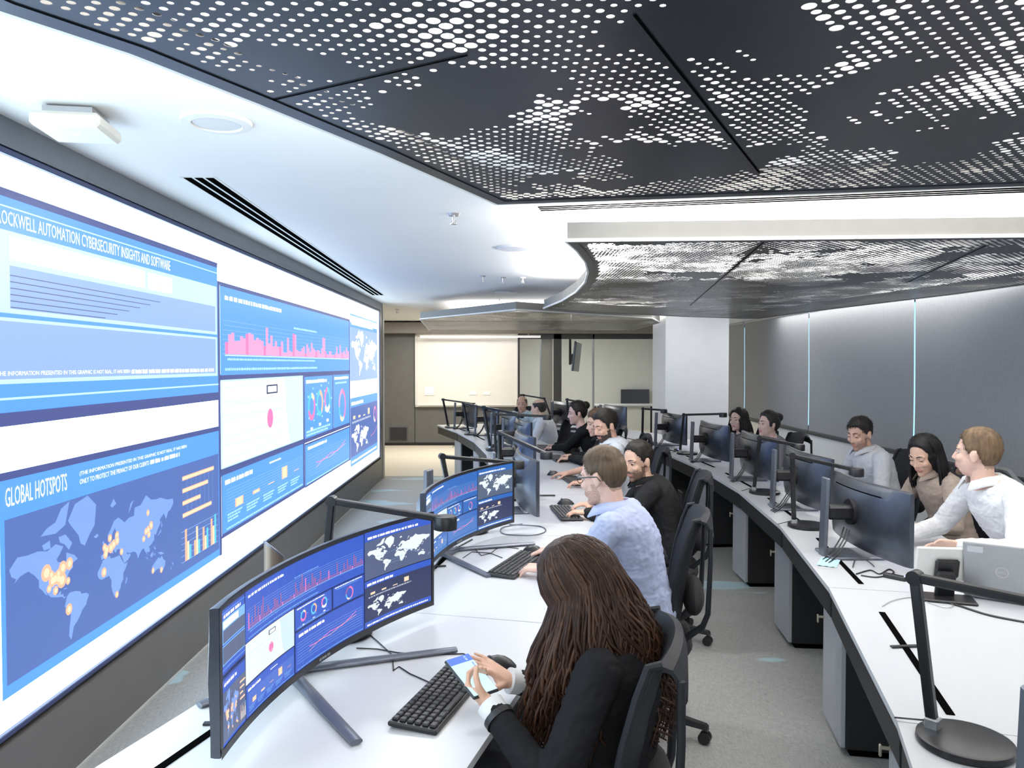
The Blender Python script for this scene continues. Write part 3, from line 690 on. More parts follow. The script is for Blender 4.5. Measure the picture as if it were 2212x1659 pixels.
def win_spikes(S, P, u0, v0, u1, v1, full=True):
    w_, h_ = u1 - u0, v1 - v0; D = S('window_background'); D.rect(u0, v0, u1, v1, P['blue']); D.rect(u0, v1 - 0.02 * h_, u1, v1, P['navy'], 0.0015)
    S('title_text').words(u0 + 0.02 * w_, v1 - 0.16 * h_, u0 + 0.33 * w_, 0.05 * h_, P['white'], 5)
    D = S('bar_chart'); b0 = v0 + 0.235 * h_
    for k in range(8): D.rect(u0 + 0.01 * w_, b0 + 0.053 * k * h_, u1 - 0.01 * w_, b0 + (0.053 * k + 0.006) * h_, P['grid'], 0.002)
    D.rect(u0 + 0.02 * w_, b0 - 0.02 * h_, u1 - 0.01 * w_, b0 - 0.005 * h_, P['lite'], 0.0025); D.words(u0 + 0.03 * w_, b0 - 0.07 * h_, u0 + 0.6 * w_, 0.025 * h_, P['lite'], 8)
    r = random.Random(12 if full else 15); n = 70; x0 = u0 + 0.02 * w_; st = (w_ * 0.975) / n
    for k in range(n):
        e_ = 0.05 + 0.10 * abs(sin(k * 0.9)) * (0.5 + 0.5 * sin(k * 0.21)); hh = e_ + (r.random() ** 4) * 0.30
        if full and k < 22: hh += 0.07
        D.rect(x0 + k * st, b0, x0 + (k + (0.98 if full else 0.55)) * st, b0 + hh * h_, P['rose'] if k % 7 else P['pink'], 0.003)
    D.words(u0 + 0.42 * w_, v1 - 0.36 * h_, u0 + 0.62 * w_, 0.03 * h_, P['lite'], 6); D.words(u0 + 0.02 * w_, v0 + 0.05 * h_, u0 + 0.62 * w_, 0.03 * h_, P['lite'], 7)
def win_citymap(S, P, u0, v0, u1, v1, full=True):
    w_, h_ = u1 - u0, v1 - v0; D = S('window_background'); D.rect(u0, v0, u1, v1, P['lite'] if full else P['paper'])
    D = S('street_map'); D.rect(u0 + 0.012 * w_, v0 + 0.015 * h_, u1 - 0.012 * w_, v1 - 0.02 * h_, P['paper'], 0.0015)
    p = [(u0 + 0.70 * w_, v1 - 0.02 * h_), (u0 + 0.72 * w_, v0 + 0.8 * h_), (u0 + 0.735 * w_, v0 + 0.5 * h_), (u0 + 0.76 * w_, v0 + 0.2 * h_), (u0 + 0.80 * w_, v0 + 0.015 * h_), (u1 - 0.012 * w_, v0 + 0.015 * h_), (u1 - 0.012 * w_, v1 - 0.02 * h_)]
    D.mb.add([D.M(a, b, 0.002) for a, b in p], tri(p), D.mi(P['water']))
    r = random.Random(5)
    for k in range(10): x = u0 + r.uniform(0.05, 0.68) * w_; D.line([(x, v0 + 0.02 * h_), (x + r.uniform(-0.06, 0.06) * w_, v1 - 0.03 * h_)], 0.004 * w_, P['water'], 0.0025)
    for k in range(8): y = v0 + r.uniform(0.08, 0.92) * h_; D.line([(u0 + 0.02 * w_, y), (u0 + 0.7 * w_, y + r.uniform(-0.08, 0.08) * h_)], 0.003 * w_, P['water'], 0.0025)
    D = S('map_marker'); D.disc(u0 + 0.51 * w_, v0 + 0.45 * h_, 0.13 * h_, P['pink'], 0.004, ru=0.13 * h_)
    D.rect(u0 + 0.47 * w_, v0 + 0.78 * h_, u0 + 0.61 * w_, v0 + 0.90 * h_, P['ink'], 0.003); D.rect(u0 + 0.485 * w_, v0 + 0.80 * h_, u0 + 0.595 * w_, v0 + 0.88 * h_, P['white'], 0.0035)
def win_donuts(S, P, u0, v0, u1, v1, full=True):
    w_, h_ = u1 - u0, v1 - v0; D = S('window_background'); D.rect(u0, v0, u1, v1, P['blue']); D.frame(u0, v0, u1, v1, 0.012 * w_, P['navy'])
    S('title_text').words(u0 + 0.05 * w_, v1 - 0.13 * h_, u0 + 0.78 * w_, 0.055 * h_, P['white'], 2)
    D = S('donut_charts')
    for k, sg in enumerate(([(0.15, 'cream'), (0.55, 'pink'), (0.3, 'teal')], [(0.4, 'orange'), (0.6, 'teal')], [(0.35, 'teal'), (0.3, 'white'), (0.35, 'pink')])):
        cx, cy = u0 + (0.22 + 0.28 * k) * w_, v0 + (0.50 + 0.03 * k) * h_
        rr = min(0.14 * w_, 0.24 * h_) if not full else 0.115 * w_
        D.ring(cx, cy, rr * 0.62, rr, [(a, P[b]) for a, b in sg]); D.words(cx - rr * 0.3, cy - rr * 1.7, cx + rr * 0.4, rr * 0.22, P['white'], k)
        for t in range(5): D.words(cx + rr * 1.2 * cos(t * 1.3), cy + rr * 1.25 * sin(t * 1.3), cx + rr * (1.2 * cos(t * 1.3) + 0.3), rr * 0.15, P['lite'], k + t)
    D = S('footnote_text'); D.words(u0 + 0.05 * w_, v0 + 0.10 * h_, u1 - 0.1 * w_, 0.035 * h_, P['lite'], 4); D.words(u0 + 0.05 * w_, v0 + 0.05 * h_, u1 - 0.2 * w_, 0.035 * h_, P['lite'], 5)
def win_ring(S, P, u0, v0, u1, v1, full=True):
    w_, h_ = u1 - u0, v1 - v0; D = S('window_background'); D.rect(u0, v0, u1, v1, P['blue']); D.frame(u0, v0, u1, v1, 0.015 * w_, P['navy'])
    T = S('title_text'); T.words(u0 + 0.06 * w_, v1 - 0.11 * h_, u1 - 0.08 * w_, 0.05 * h_, P['white'], 2); T.words(u0 + 0.1 * w_, v1 - 0.19 * h_, u1 - 0.2 * w_, 0.035 * h_, P['lite'], 3)
    rr = min(0.30 * w_, 0.31 * h_); S('donut_chart').ring(u0 + 0.52 * w_, v0 + 0.40 * h_, rr * 0.74, rr, [(0.42, P['pink']), (0.08, P['lite']), (0.12, P['cream']), (0.12, P['teal']), (0.26, P['rose'])])
def win_bars(S, P, u0, v0, u1, v1, full=True):
    w_, h_ = u1 - u0, v1 - v0; D = S('window_background'); D.rect(u0, v0, u1, v1, P['blue']); D.frame(u0, v0, u1, v1, 0.006 * w_, P['navy'])
    S('title_text').words(u0 + 0.03 * w_, v1 - 0.2 * h_, u0 + 0.30 * w_, 0.075 * h_, P['white'], 2)
    D = S('bar_chart')
    for k in range(9): D.rect(u0 + 0.04 * w_, v0 + (0.3 + 0.05 * k) * h_, u1 - 0.02 * w_, v0 + (0.308 + 0.05 * k) * h_, P['grid'], 0.002)
    for k, (b, t) in enumerate(((0.36, 0.5), (0.42, 0.48), (0.45, 0.47), (0.42, 0.66), (0.46, 0.475))): D.rect(u0 + (0.12 + 0.18 * k) * w_, v0 + b * h_, u0 + (0.20 + 0.18 * k) * w_, v0 + t * h_, P['orange'], 0.003); D.rect(u0 + (0.13 + 0.18 * k) * w_, v0 + (b + 0.005) * h_, u0 + (0.19 + 0.18 * k) * w_, v0 + (t - 0.005) * h_, P['cream'], 0.0035)
    T = S('axis_text')
    for k in range(5):
        for q in range(3): T.words(u0 + (0.05 + 0.185 * k) * w_, v0 + (0.28 - 0.05 * q) * h_, u0 + (0.19 + 0.185 * k - 0.02 * q) * w_, 0.03 * h_, P['lite'], k + q)
    T.words(u0 + 0.04 * w_, v0 + 0.06 * h_, u1 - 0.02 * w_, 0.03 * h_, P['lite'], 7); T.words(u0 + 0.5 * w_, v1 - 0.16 * h_, u0 + 0.65 * w_, 0.035 * h_, P['white'], 7)
def win_lines(S, P, u0, v0, u1, v1, full=True):
    w_, h_ = u1 - u0, v1 - v0; D = S('window_background'); D.rect(u0, v0, u1, v1, P['blue']); D.frame(u0, v0, u1, v1, 0.008 * w_, P['navy'])
    S('title_text').words(u0 + 0.05 * w_, v1 - 0.17 * h_, u0 + 0.42 * w_, 0.07 * h_, P['white'], 2)
    D = S('line_chart')
    for k in range(8): D.rect(u0 + 0.03 * w_, v0 + (0.2 + 0.07 * k) * h_, u1 - 0.03 * w_, v0 + (0.208 + 0.07 * k) * h_, P['grid'], 0.002)
    xs = (0.2, 0.35, 0.5, 0.68, 0.88)
    D.line([(u0 + x * w_, v0 + y * h_) for x, y in zip(xs, (0.45, 0.42, 0.5, 0.47, 0.66))], 0.016 * h_, P['pink'], 0.003)
    D.line([(u0 + x * w_, v0 + y * h_) for x, y in zip(xs, (0.33, 0.45, 0.41, 0.5, 0.56))], 0.012 * h_, P['orange'], 0.0035)
    S('footnote_text').words(u0 + 0.03 * w_, v0 + 0.05 * h_, u1 - 0.03 * w_, 0.03 * h_, P['lite'], 6)
def win_world_a(S, P, u0, v0, u1, v1, full=True):
    w_, h_ = u1 - u0, v1 - v0; D = S('window_background'); D.rect(u0, v0, u1, v1, P['blue']); D.rect(u0, v0, u1, v1 - 0.2 * h_, P['slate'], 0.0015)
    if full: D.rect(u0, v1 - 0.13 * h_, u1, v1 - 0.03 * h_, P['white'], 0.002)
    S('title_text').words(u0 + 0.04 * w_, v1 - 0.16 * h_, u0 + 0.8 * w_, 0.05 * h_, P['white'], 2)
    bx = (u0 + 0.03 * w_, v0 + 0.06 * h_, u1 - 0.02 * w_, v1 - 0.22 * h_)
    S('world_map').world(*bx, P['white'] if full else P['paper'], 0.003)
    D = S('network_lines'); r = random.Random(3)
    pts = [ll(*c, *bx) for c in ((-110, 45), (-90, 40), (-75, 42), (-60, -10), (-50, -22), (0, 50), (15, 48), (25, 0), (28, -28), (50, 30), (80, 22), (100, 40), (115, 35), (135, 36), (140, -25), (60, 58), (100, 62))]
    for k in range(14): D.line([r.choice(pts), r.choice(pts)], 0.003 * h_, P['grid'], 0.0035) if False else D.disc(*pts[k], 0.012 * h_, P['lite'], 0.0035, n=6)
    for a, b in ((0, 5), (3, 7), (6, 10), (9, 14), (4, 8)): D.line([pts[a], pts[b]], 0.004 * h_, P['grid'], 0.0035)
def win_world_b(S, P, u0, v0, u1, v1, full=True):
    w_, h_ = u1 - u0, v1 - v0; D = S('window_background'); D.rect(u0, v0, u1, v1, P['blue']); D.rect(u0, v0 + 0.13 * h_, u1, v1 - 0.14 * h_, P['dark'] if full else P['ink'], 0.0015)
    S('title_text').words(u0 + 0.03 * w_, v1 - 0.11 * h_, u0 + 0.42 * w_, 0.05 * h_, P['white'], 2)
    D = S('bar_chart')
    for k, hh in enumerate((0.05, 0.035, 0.02, 0.1)): D.rect(u0 + (0.08 + 0.17 * k) * w_, v1 - 0.32 * h_, u0 + (0.15 + 0.17 * k) * w_, v1 - (0.32 - hh) * h_, P['cream'], 0.003)
    D.words(u0 + 0.05 * w_, v1 - 0.38 * h_, u0 + 0.7 * w_, 0.03 * h_, P['grey'], 5)
    S('world_map').world(u0 + 0.03 * w_, v0 + 0.16 * h_, u0 + 0.62 * w_, v1 - 0.42 * h_, P['white'] if full else P['paper'], 0.003)
    D = S('donut_chart'); rr = min(0.09 * w_, 0.14 * h_)
    if full: D.ring(u0 + 0.88 * w_, v1 - 0.36 * h_, rr * 0.7, rr, [(0.5, P['pink']), (0.2, P['white']), (0.3, P['rose'])]); D.line([(u0 + 0.7 * w_, v0 + 0.3 * h_), (u0 + 0.85 * w_, v0 + 0.33 * h_), (u0 + 0.97 * w_, v0 + 0.42 * h_)], 0.008 * h_, P['pink'], 0.003)
    S('footnote_text').words(u0 + 0.03 * w_, v0 + 0.04 * h_, u1 - 0.05 * w_, 0.035 * h_, P['white'], 6)

# ------------------------------------------------------------------ video wall
WP = palette('wall', 1.0, (0.11, 0.365, 1.02), (0.095, 0.17, 0.47), (0.56, 0.93, 1.0), (0.09, 0.12, 0.36))
vw = empty('video_wall', (XW, (SY0 + SY1) / 2, SB), 0, 'wall-long white and blue video screen showing dashboards and world maps', 'video wall')
OX, OY, OZ = XW, (SY0 + SY1) / 2, SB
MB().box((-0.03, 0, (ST - SB) / 2), (0.05, SY1 - SY0 + 0.10, ST - SB + 0.08), bev=0.004).build('housing', mat('navy_bezel', (0.02, 0.035, 0.12), 0.35, spec=0.5, nscale=10, namt=0.05), vw)
d = Draw(lambda u, v, o: (o + 0.0, u - OY, v - OZ)); d.rect(SY0, SB, SY1, ST, emis('wall_white_field', (0.70, 0.88, 1.0), 4.2, True), 0.0)
d.build('screen', vw)
fr = MB()
for c, s in (((0.0, 0, ST - SB + 0.012), (0.03, SY1 - SY0 + 0.08, 0.022)), ((0.0, 0, -0.012), (0.03, SY1 - SY0 + 0.08, 0.022)), ((0.0, (SY1 - SY0) / 2 + 0.018, (ST - SB) / 2), (0.03, 0.03, ST - SB + 0.05)), ((0.0, -(SY1 - SY0) / 2 - 0.018, (ST - SB) / 2), (0.03, 0.03, ST - SB + 0.05))):
    fr.box(c, s, bev=0.003)
fr.build('bezel', MATS['navy_bezel'], vw)
def wall_window(fn, u0, v0, u1, v1):
    e = bpy.data.objects.new('dashboard_window', None); COL.objects.link(e); e.parent = vw; e.empty_display_size = 0.1
    M = lambda u, v, o: (o + 0.001, u - OY, v - OZ); ds = {}
    def S(n):
        if n not in ds: ds[n] = Draw(M)
        return ds[n]
    fn(S, WP, u0, v0, u1, v1, True)
    for n, d_ in ds.items():
        if d_.mb.f: d_.build(n, e)
dv_ = Draw(lambda u, v, o: (o, u - OY, v - OZ))
for r_ in ((4.83, 0.485, 4.872, 2.225), (4.86, 0.585, 8.96, 0.60), (4.86, 0.985, 8.95, 1.032), (4.86, 1.595, 8.95, 1.635), (8.915, 0.575, 8.975, 2.22), (6.855, 0.59, 6.915, 1.60), (8.045, 1.0, 8.085, 1.60), (4.86, 2.205, 8.95, 2.225), (2.62, 2.326, 4.84, 2.336), (2.62, 1.475, 4.84, 1.502)): dv_.rect(*r_, WP['navy'], 0.0006)
dv_.build('window_dividers', vw)
wall_window(win_search, 2.62, 1.50, 4.83, 2.33); wall_window(win_hotspots, 2.73, 0.49, 4.83, 1.31)
wall_window(win_spikes, 4.87, 1.63, 8.92, 2.21); wall_window(win_citymap, 4.87, 1.03, 6.86, 1.60)
wall_window(win_donuts, 6.91, 1.01, 8.05, 1.60); wall_window(win_ring, 8.08, 1.01, 8.92, 1.60)
wall_window(win_bars, 4.87, 0.60, 6.86, 1.00); wall_window(win_lines, 6.91, 0.58, 8.92, 0.98)
wall_window(win_world_a, 8.97, 1.50, 10.90, 2.30); wall_window(win_world_b, 8.97, 0.49, 10.90, 1.30)

# ------------------------------------------------------------------ monitors
MP = palette('desk_screen', 0.85, (0.035, 0.11, 0.60), (0.10, 0.13, 0.24), (0.22, 0.5, 0.9), (0.02, 0.05, 0.26))
MP2 = palette('far_screen', 0.85, (0.03, 0.15, 0.52), (0.10, 0.14, 0.22), (0.25, 0.5, 0.75), (0.02, 0.06, 0.24))
def curved_map(Wd, rad):
    def M(u, v, o):
        a = (u - Wd / 2) / rad; r = rad - o
        # local: screen faces +x, its left end (for the viewer in front) lies towards +... u runs along +y
        return (rad - r * cos(a), r * sin(a), v)
    return M
def panel_shell(Wd, Hh, rad, t0=0.022, t1=0.075):
    """curved housing with a fuller back"""
    mb = MB(); n = 20; rings = []
    for k in range(n + 1):
        u = Wd * k / n; a = (u - Wd / 2) / rad; c = V((rad, 0, 0)); d_ = V((-cos(a), sin(a), 0))
        q = 1 - (2 * k / n - 1) ** 4; tb = t0 + (t1 - t0) * max(0, q) ** 0.7
        P_ = lambda off, z: tuple(c + d_ * (rad + off) + V((0, 0, z)))
        e = 0.004 if k in (0, n) else 0
        rings.append([V(P_(-0.0, 0.0 + e)), V(P_(-0.0, Hh - e)), V(P_(0.012, Hh - e)), V(P_(t0, Hh - 0.006)), V(P_(tb, Hh * 0.80)), V(P_(tb + 0.004, Hh * 0.5)), V(P_(tb, Hh * 0.2)), V(P_(t0, 0.006)), V(P_(0.012, e))])
    mb.loft(rings, smooth=True); return mb
def monitor49(x0, y0, x1, y1, zb, label, P):
    # superwide curved display on slim splayed feet; (x0, y0) near end, (x1, y1) far end, faces right of that direction
    c = V(((x0 + x1) / 2, (y0 + y1) / 2, 0)); dv = V((x1 - x0, y1 - y0, 0)); ch = dv.length; dv.normalize()
    rz = atan2(dv.y, dv.x) - pi / 2
    rad = 1.8; Wd = 2 * rad * math.asin(ch / 2 / rad); Hh = 0.352; sag = rad - sqrt(rad * rad - ch * ch / 4)
    e = empty('curved_monitor', (c.x, c.y, 0.74), rz, label, 'monitor', 'superwide curved monitors')
    zz = zb - 0.74; Ms = curved_map(Wd, rad); M = lambda u, v, o: (Ms(u, v, o)[0] - sag, Ms(u, v, o)[1], Ms(u, v, o)[2] + zz)
    mb = panel_shell(Wd, Hh, rad); mb.v = [(p[0] - sag, p[1], p[2] + zz) for p in mb.v]; mb.build('housing', M_MBACK, e)
    b = Draw(M, 0.06); t = 0.012
    for r_ in ((0, 0, Wd, t * 1.6), (0, Hh - t, Wd, Hh), (0, 0, t, Hh), (Wd - t, 0, Wd, Hh)): b.rect(*r_, M_BLACK, 0.003)
    b.build('bezel', e)
    s = Draw(M, 0.06); s.rect(t, t * 1.6, Wd - t, Hh - t, emis('screen_black', (0.01, 0.015, 0.05), 0.5), 0.0002); so = s.build('screen', e)
    A, B = t, Wd - t; U = lambda f: A + (B - A) * f; vb, vt = t * 1.6, Hh - t; vm = (vb + vt) / 2; g = 0.004
    def W(fn, a, b_, f0, f1):
        D = Draw(M, 0.05); fn(lambda n: D, P, U(a) + g / 2, f0, U(b_) - g / 2, f1, False); D.build('dashboard_window', so)
    W(win_search, 0, 0.12, vm + 0.004, vt); W(win_hotspots, 0, 0.12, vb, vm)
    W(win_spikes, 0.12, 0.69, vm + 0.03, vt); W(win_citymap, 0.12, 0.36, vb + 0.085, vm + 0.028); W(win_bars, 0.12, 0.36, vb, vb + 0.083)
    W(win_donuts, 0.36, 0.54, vb + 0.12, vm + 0.028); W(win_ring, 0.54, 0.69, vb + 0.12, vm + 0.028); W(win_lines, 0.36, 0.69, vb, vb + 0.118)
    W(win_world_a, 0.69, 1.0, vm, vt); W(win_world_b, 0.69, 1.0, vb, vm - 0.003)
    lg = Draw(M); lg.words(Wd / 2 - 0.03, 0.006, Wd / 2 + 0.03, 0.008, M_SILV, 3, 0.0036); lg.build('maker_badge', e)
    # stand: neck behind and three flat feet
    xb = -sag - 0.075
    MB().tube([(xb - 0.05, 0, 0.03), (xb - 0.045, 0, zz + 0.1), (xb + 0.02, 0, zz + Hh * 0.55)], [0.03, 0.028, 0.03], 12).build('neck', M_STAND, e)
    MB().cyl((xb - 0.05, 0, 0.012), 0.05, 0.024, 20).build('stand_hub', M_STAND, e)
    for tx, ty in ((0.20, 0.33), (0.20, -0.33), (-0.20, -0.28)):
        a = V((xb - 0.05, 0, 0.011)); q = V((tx, ty, 0.009)) ; q.x = tx if tx > 0 else xb - 0.15
        MB().tube([a, a.lerp(q, 0.5), q], [0.022, 0.02, 0.017], 10, flat=0.45, up=(0, 0, 1)).build('foot', M_STAND, e)
    return e
def monitor34(col, rz, label, group, glow=None):
    """curved office display seen from behind: flat stand column, L-shaped base, ports; faces +x in its own frame, column foot at the origin"""
    e = empty('office_monitor', (col[0], col[1], 0.74), rz, label, 'monitor', group)
    Wd, Hh, rad = 0.80, 0.345, 1.6; ch = 2 * rad * sin(Wd / 2 / rad); sag = rad - sqrt(rad * rad - ch * ch / 4); ox = 0.24; zz = 0.035
    mb = panel_shell(Wd, Hh, rad, 0.022, 0.05); mb.v = [(p[0] - sag + ox, p[1], p[2] + zz) for p in mb.v]; mb.build('housing', M_MBACK, e)
    Ms = curved_map(Wd, rad); M = lambda u, v, o: (Ms(u, v, o)[0] - sag + ox, Ms(u, v, o)[1], Ms(u, v, o)[2] + zz)
    d_ = Draw(M, 0.08); d_.rect(0.008, 0.02, Wd - 0.008, Hh - 0.008, MP['blue'], 0.0015); d_.rect(0.02, 0.2, 0.5, Hh - 0.02, MP['grey'], 0.002); d_.rect(0.53, 0.03, 0.78, Hh - 0.03, MP['dark'], 0.002); d_.build('screen', e)
    gv = Draw(lambda u, v, o: tuple(V((rad - sag + ox, 0, zz)) + V((-cos((u - Wd / 2) / rad), sin((u - Wd / 2) / rad), 0)) * (rad + 0.045 + o) + V((0, 0, v))), 0.05)
    gv.rect(Wd * 0.2, Hh * 0.855, Wd * 0.8, Hh * 0.872, M_JOINT, 0.0); gv.build('vent_slot', e)
    MB().box((0, 0, 0.196), (0.018, 0.070, 0.392), rot=Matrix.Rotation(radians(2), 3, 'Y'), bev=0.004).build('stand_column', M_STAND, e)
    MB().box((0.13, 0, 0.007), (0.27, 0.21, 0.014), bev=0.004).build('stand_base', M_STAND, e)
    MB().box((0.07, 0, zz + 0.185), (0.13, 0.075, 0.07), bev=0.012).build('arm_mount', M_BLACKM, e)
    MB().cyl((0.135, 0, zz + 0.185), 0.065, 0.03, 20, rot=Matrix.Rotation(pi / 2, 3, 'Y')).build('mount_plate', M_BLACKM, e)
    for k, yy in enumerate((-0.03, 0.0, 0.035)):
        MB().tube([(0.115, yy, zz + 0.10), (0.09, yy - 0.02, zz + 0.05), (0.04, yy - 0.05, 0.03), (-0.01, yy - 0.09, 0.006), (-0.05, yy - 0.14, 0.005)], 0.0035, 6).build('cable', M_BLACK, e)
    return e
# ------------------------------------------------------------------ desk rows
def row_x(X0, Y): return X0 - (Y - 6.8) ** 2 / 30 - max(0, Y - 9) ** 2 * (0.05 if X0 > 1 else 0)
def row_n(X0, Y):
    s = (row_x(X0, Y + 0.01) - row_x(X0, Y - 0.01)) / 0.02
    n = V((1, -s, 0)); return n.normalized()
DZ = 0.74; DEPTH = 0.85
XL0, XR0 = -0.12, 1.82
def desk(X0, Y0, Y1, label, group, plab=''):
    n0, n1 = row_n(X0, Y0), row_n(X0, Y1)
    a, b = V((row_x(X0, Y0), Y0, 0)), V((row_x(X0, Y1), Y1, 0))
    c = (a + b) / 2 + (n0 + n1) / 2 * DEPTH / 2
    e = empty('desk', (c.x, c.y, 0), 0, label, 'desk', group)
    g = 0.0025; t = (b - a).normalized()
    A, B, C, D = a + t * g, b - t * g, b + n1 * DEPTH - t * g, a + n0 * DEPTH + t * g
    def slab(name, z0, z1, m, ins=0.0, bev=0.0):
        ctr = (A + B + C + D) / 4; q = [p + (ctr - p).normalized() * ins for p in (A, B, C, D)]
        mb = MB(); mb.loft([[V((p.x, p.y, z)) - V((c.x, c.y, 0)) for p in q] for z in (z0, z1)], smooth=False); return mb.build(name, m, e)
    slab('tabletop', DZ - 0.022, DZ, M_DESK)
    slab('under_board', DZ - 0.034, DZ - 0.0221, M_CARC, 0.004)
    # apron along the outer side and the cable slot let into the top
    nm = (n0 + n1).normalized(); L = (B - A).length; rm = axes(t, (0, 0, 1)); off = V((c.x, c.y, 0))
    m_ = (A + B) / 2 + nm * 0.02
    MB().box(V((m_.x, m_.y, DZ - 0.085)) - off, (L * 0.985, 0.02, 0.10), rot=rm, bev=0.003).build('apron', M_CARC, e)
    s0 = a.lerp(b, 0.06) + nm * 0.15; s1 = a.lerp(b, 0.76) + nm * 0.15; mm = (s0 + s1) / 2
    cs = MB().box(V((mm.x, mm.y, DZ + 0.001)) - off, ((s1 - s0).length, 0.022, 0.004), rot=rm).build('cable_slot', M_JOINT, e)
    q = s0.lerp(s1, 0.58); MB().box(V((q.x, q.y, DZ + 0.004)) - off, (0.016, 0.10, 0.005), rot=rm @ rotz(radians(20))).build('slot_clip', M_BLACK, cs)
    # leg frame at the far outer corner
    for p in (b + n1 * (DEPTH - 0.12) - t * 0.06, a + n0 * (DEPTH - 0.12) + t * 0.06):
        MB().box(V((p.x, p.y, (DZ - 0.034) / 2)) - off, (0.05, 0.05, DZ - 0.034), rot=rm, bev=0.004).build('leg', M_BLACKM, e)
    # pedestal below the near end of the desk
    pc = a + t * 0.20 + nm * 0.34
    pe = empty('pedestal_cabinet', (pc.x, pc.y, 0), atan2(nm.y, nm.x), plab, 'cabinet', group.replace('desks', 'pedestals'))
    H = DZ - 0.036
    MB().box((0.0, 0, 0.03 + (H - 0.03) / 2), (0.52, 0.36, H - 0.03), bev=0.002).build('carcass', M_CARC, pe)
    MB().box((0.01, 0, 0.015), (0.50, 0.34, 0.03)).build('plinth', M_JOINT, pe)
    dr = MB().box((-0.271, 0, 0.035 + (H - 0.045) / 2), (0.020, 0.356, H - 0.045), bev=0.002).build('door', M_GREYD, pe)
    kb = MB(); kb.cyl((-0.295, 0.15, 0.50), 0.006, 0.03, 8, rot=Matrix.Rotation(pi / 2, 3, 'Y')); kb.box((-0.312, 0.15, 0.492), (0.008, 0.012, 0.04), bev=0.003)
    kb.build('key_handle', mat('brass', (0.55, 0.5, 0.38), 0.35, metal=0.7), dr)
    return e
ORD = ['nearest', 'second nearest', 'third nearest', 'fourth nearest', 'fifth nearest', 'sixth nearest', 'seventh nearest', 'eighth nearest', 'ninth nearest', 'farthest']
LB = [1.25, 3.0, 4.35, 5.65, 6.95, 8.25, 9.55, 10.85, 12.1]
lnames = ['white desk in the left row nearest the camera, with the woman and her phone', 'second white desk of the left row, where the man with glasses types', 'third white desk of the left row, where the man in the black shirt sits',
          'fourth white desk of the left row, with the bearded man', 'fifth white desk of the left row, behind the bearded man', 'sixth white desk of the left row, by the dark haired woman in black', 'seventh white desk of the left row, by the balding man', 'last white desk of the left row, near the whiteboard']
for i in range(8): desk(XL0, LB[i], LB[i + 1], lnames[i], 'left row desks', 'black cabinet with a grey door, %s of the left desk row' % ORD[i])
RB = [0.78, 2.02, 3.25, 4.50, 5.75, 7.0, 8.25, 9.5, 10.6, 11.6, 12.4]
rnames = ['white desk at the bottom right corner under the black lamp base', 'white desk of the right row with the silver laptop', 'white desk of the right row under the nearest monitor back', 'white desk of the right row beside the man in the grey shirt', 'fifth white desk of the right row from the camera',
          'sixth white desk of the right row from the camera', 'seventh white desk of the right row, by the far black lamp frame', 'eighth white desk of the right row, in front of the column', 'ninth white desk of the right row, left of the column', 'last white desk of the right row, before the glass partition']
for i in range(10): desk(XR0, RB[i], RB[i + 1], rnames[i], 'right row desks', 'black cabinet with a grey door, %s of the right desk row' % ORD[i])

# monitors
M1 = monitor49(-0.644, 1.72, -0.263, 2.84, 0.80, 'superwide curved monitor nearest the camera, showing blue dashboards', MP)
M2 = monitor49(-0.336, 3.26, 0.058, 4.33, 0.80, 'second superwide curved monitor with dashboards, in front of the man with glasses', MP2)
xb_ = -0.30
MB().box((-0.27, 0.02, 0.21), (0.022, 0.075, 0.42), bev=0.004).build('stand_column', M_STAND, M2)
MB().box((-0.20, 0.02, 0.24), (0.14, 0.07, 0.06), bev=0.01).build('arm_mount', M_BLACKM, M2)
MB().box((-0.22, 0.02, 0.006), (0.20, 0.16, 0.012), bev=0.004).build('stand_base', M_STAND, M2)
LG = 'office monitors of the left row'; RG = 'office monitors of the right row'
for (x, y, a, lab) in ((-0.07, 4.95, 7, 'monitor with a blue lit back right behind the second superwide screen'), (-0.04, 6.42, 9, 'blue lit monitor back in front of the bearded man'), (-0.01, 8.0, 9, 'blue lit monitor back with a tall slate column, third of the left row'),
                       (-0.146, 8.95, 10, 'monitor back with column, fourth from the camera in the left row'), (-0.38, 10.3, 13, 'dark monitor back below the whiteboard, second from the far end of the left row'), (-0.73, 11.4, 17, 'dark monitor back at the far end of the left row, below the whiteboard')):
    monitor34((x, y), radians(a), lab, LG)
for (x, y, a, lab) in ((1.61, 3.80, 0, 'nearest large curved monitor back in the right row, beside the man in white'), (1.80, 5.06, -1, 'second monitor back of the right row, behind a black lamp'), (1.90, 6.32, 2, 'third monitor back of the right row, hiding the older woman'),
                       (1.87, 7.55, 4, 'fourth monitor back of the right row, beside the woman with long dark hair'), (1.80, 9.0, 7, 'fifth monitor back of the right row, in front of the white column'), (1.36, 10.75, 14, 'grey monitor back left of the white column'), (0.74, 11.72, 24, 'dark monitor back behind the balding man, before the glass partition'),
                       (0.912, 1.30, -12, 'edge of a monitor column at the bottom right corner')):
    monitor34((x, y), radians(a), lab, RG)

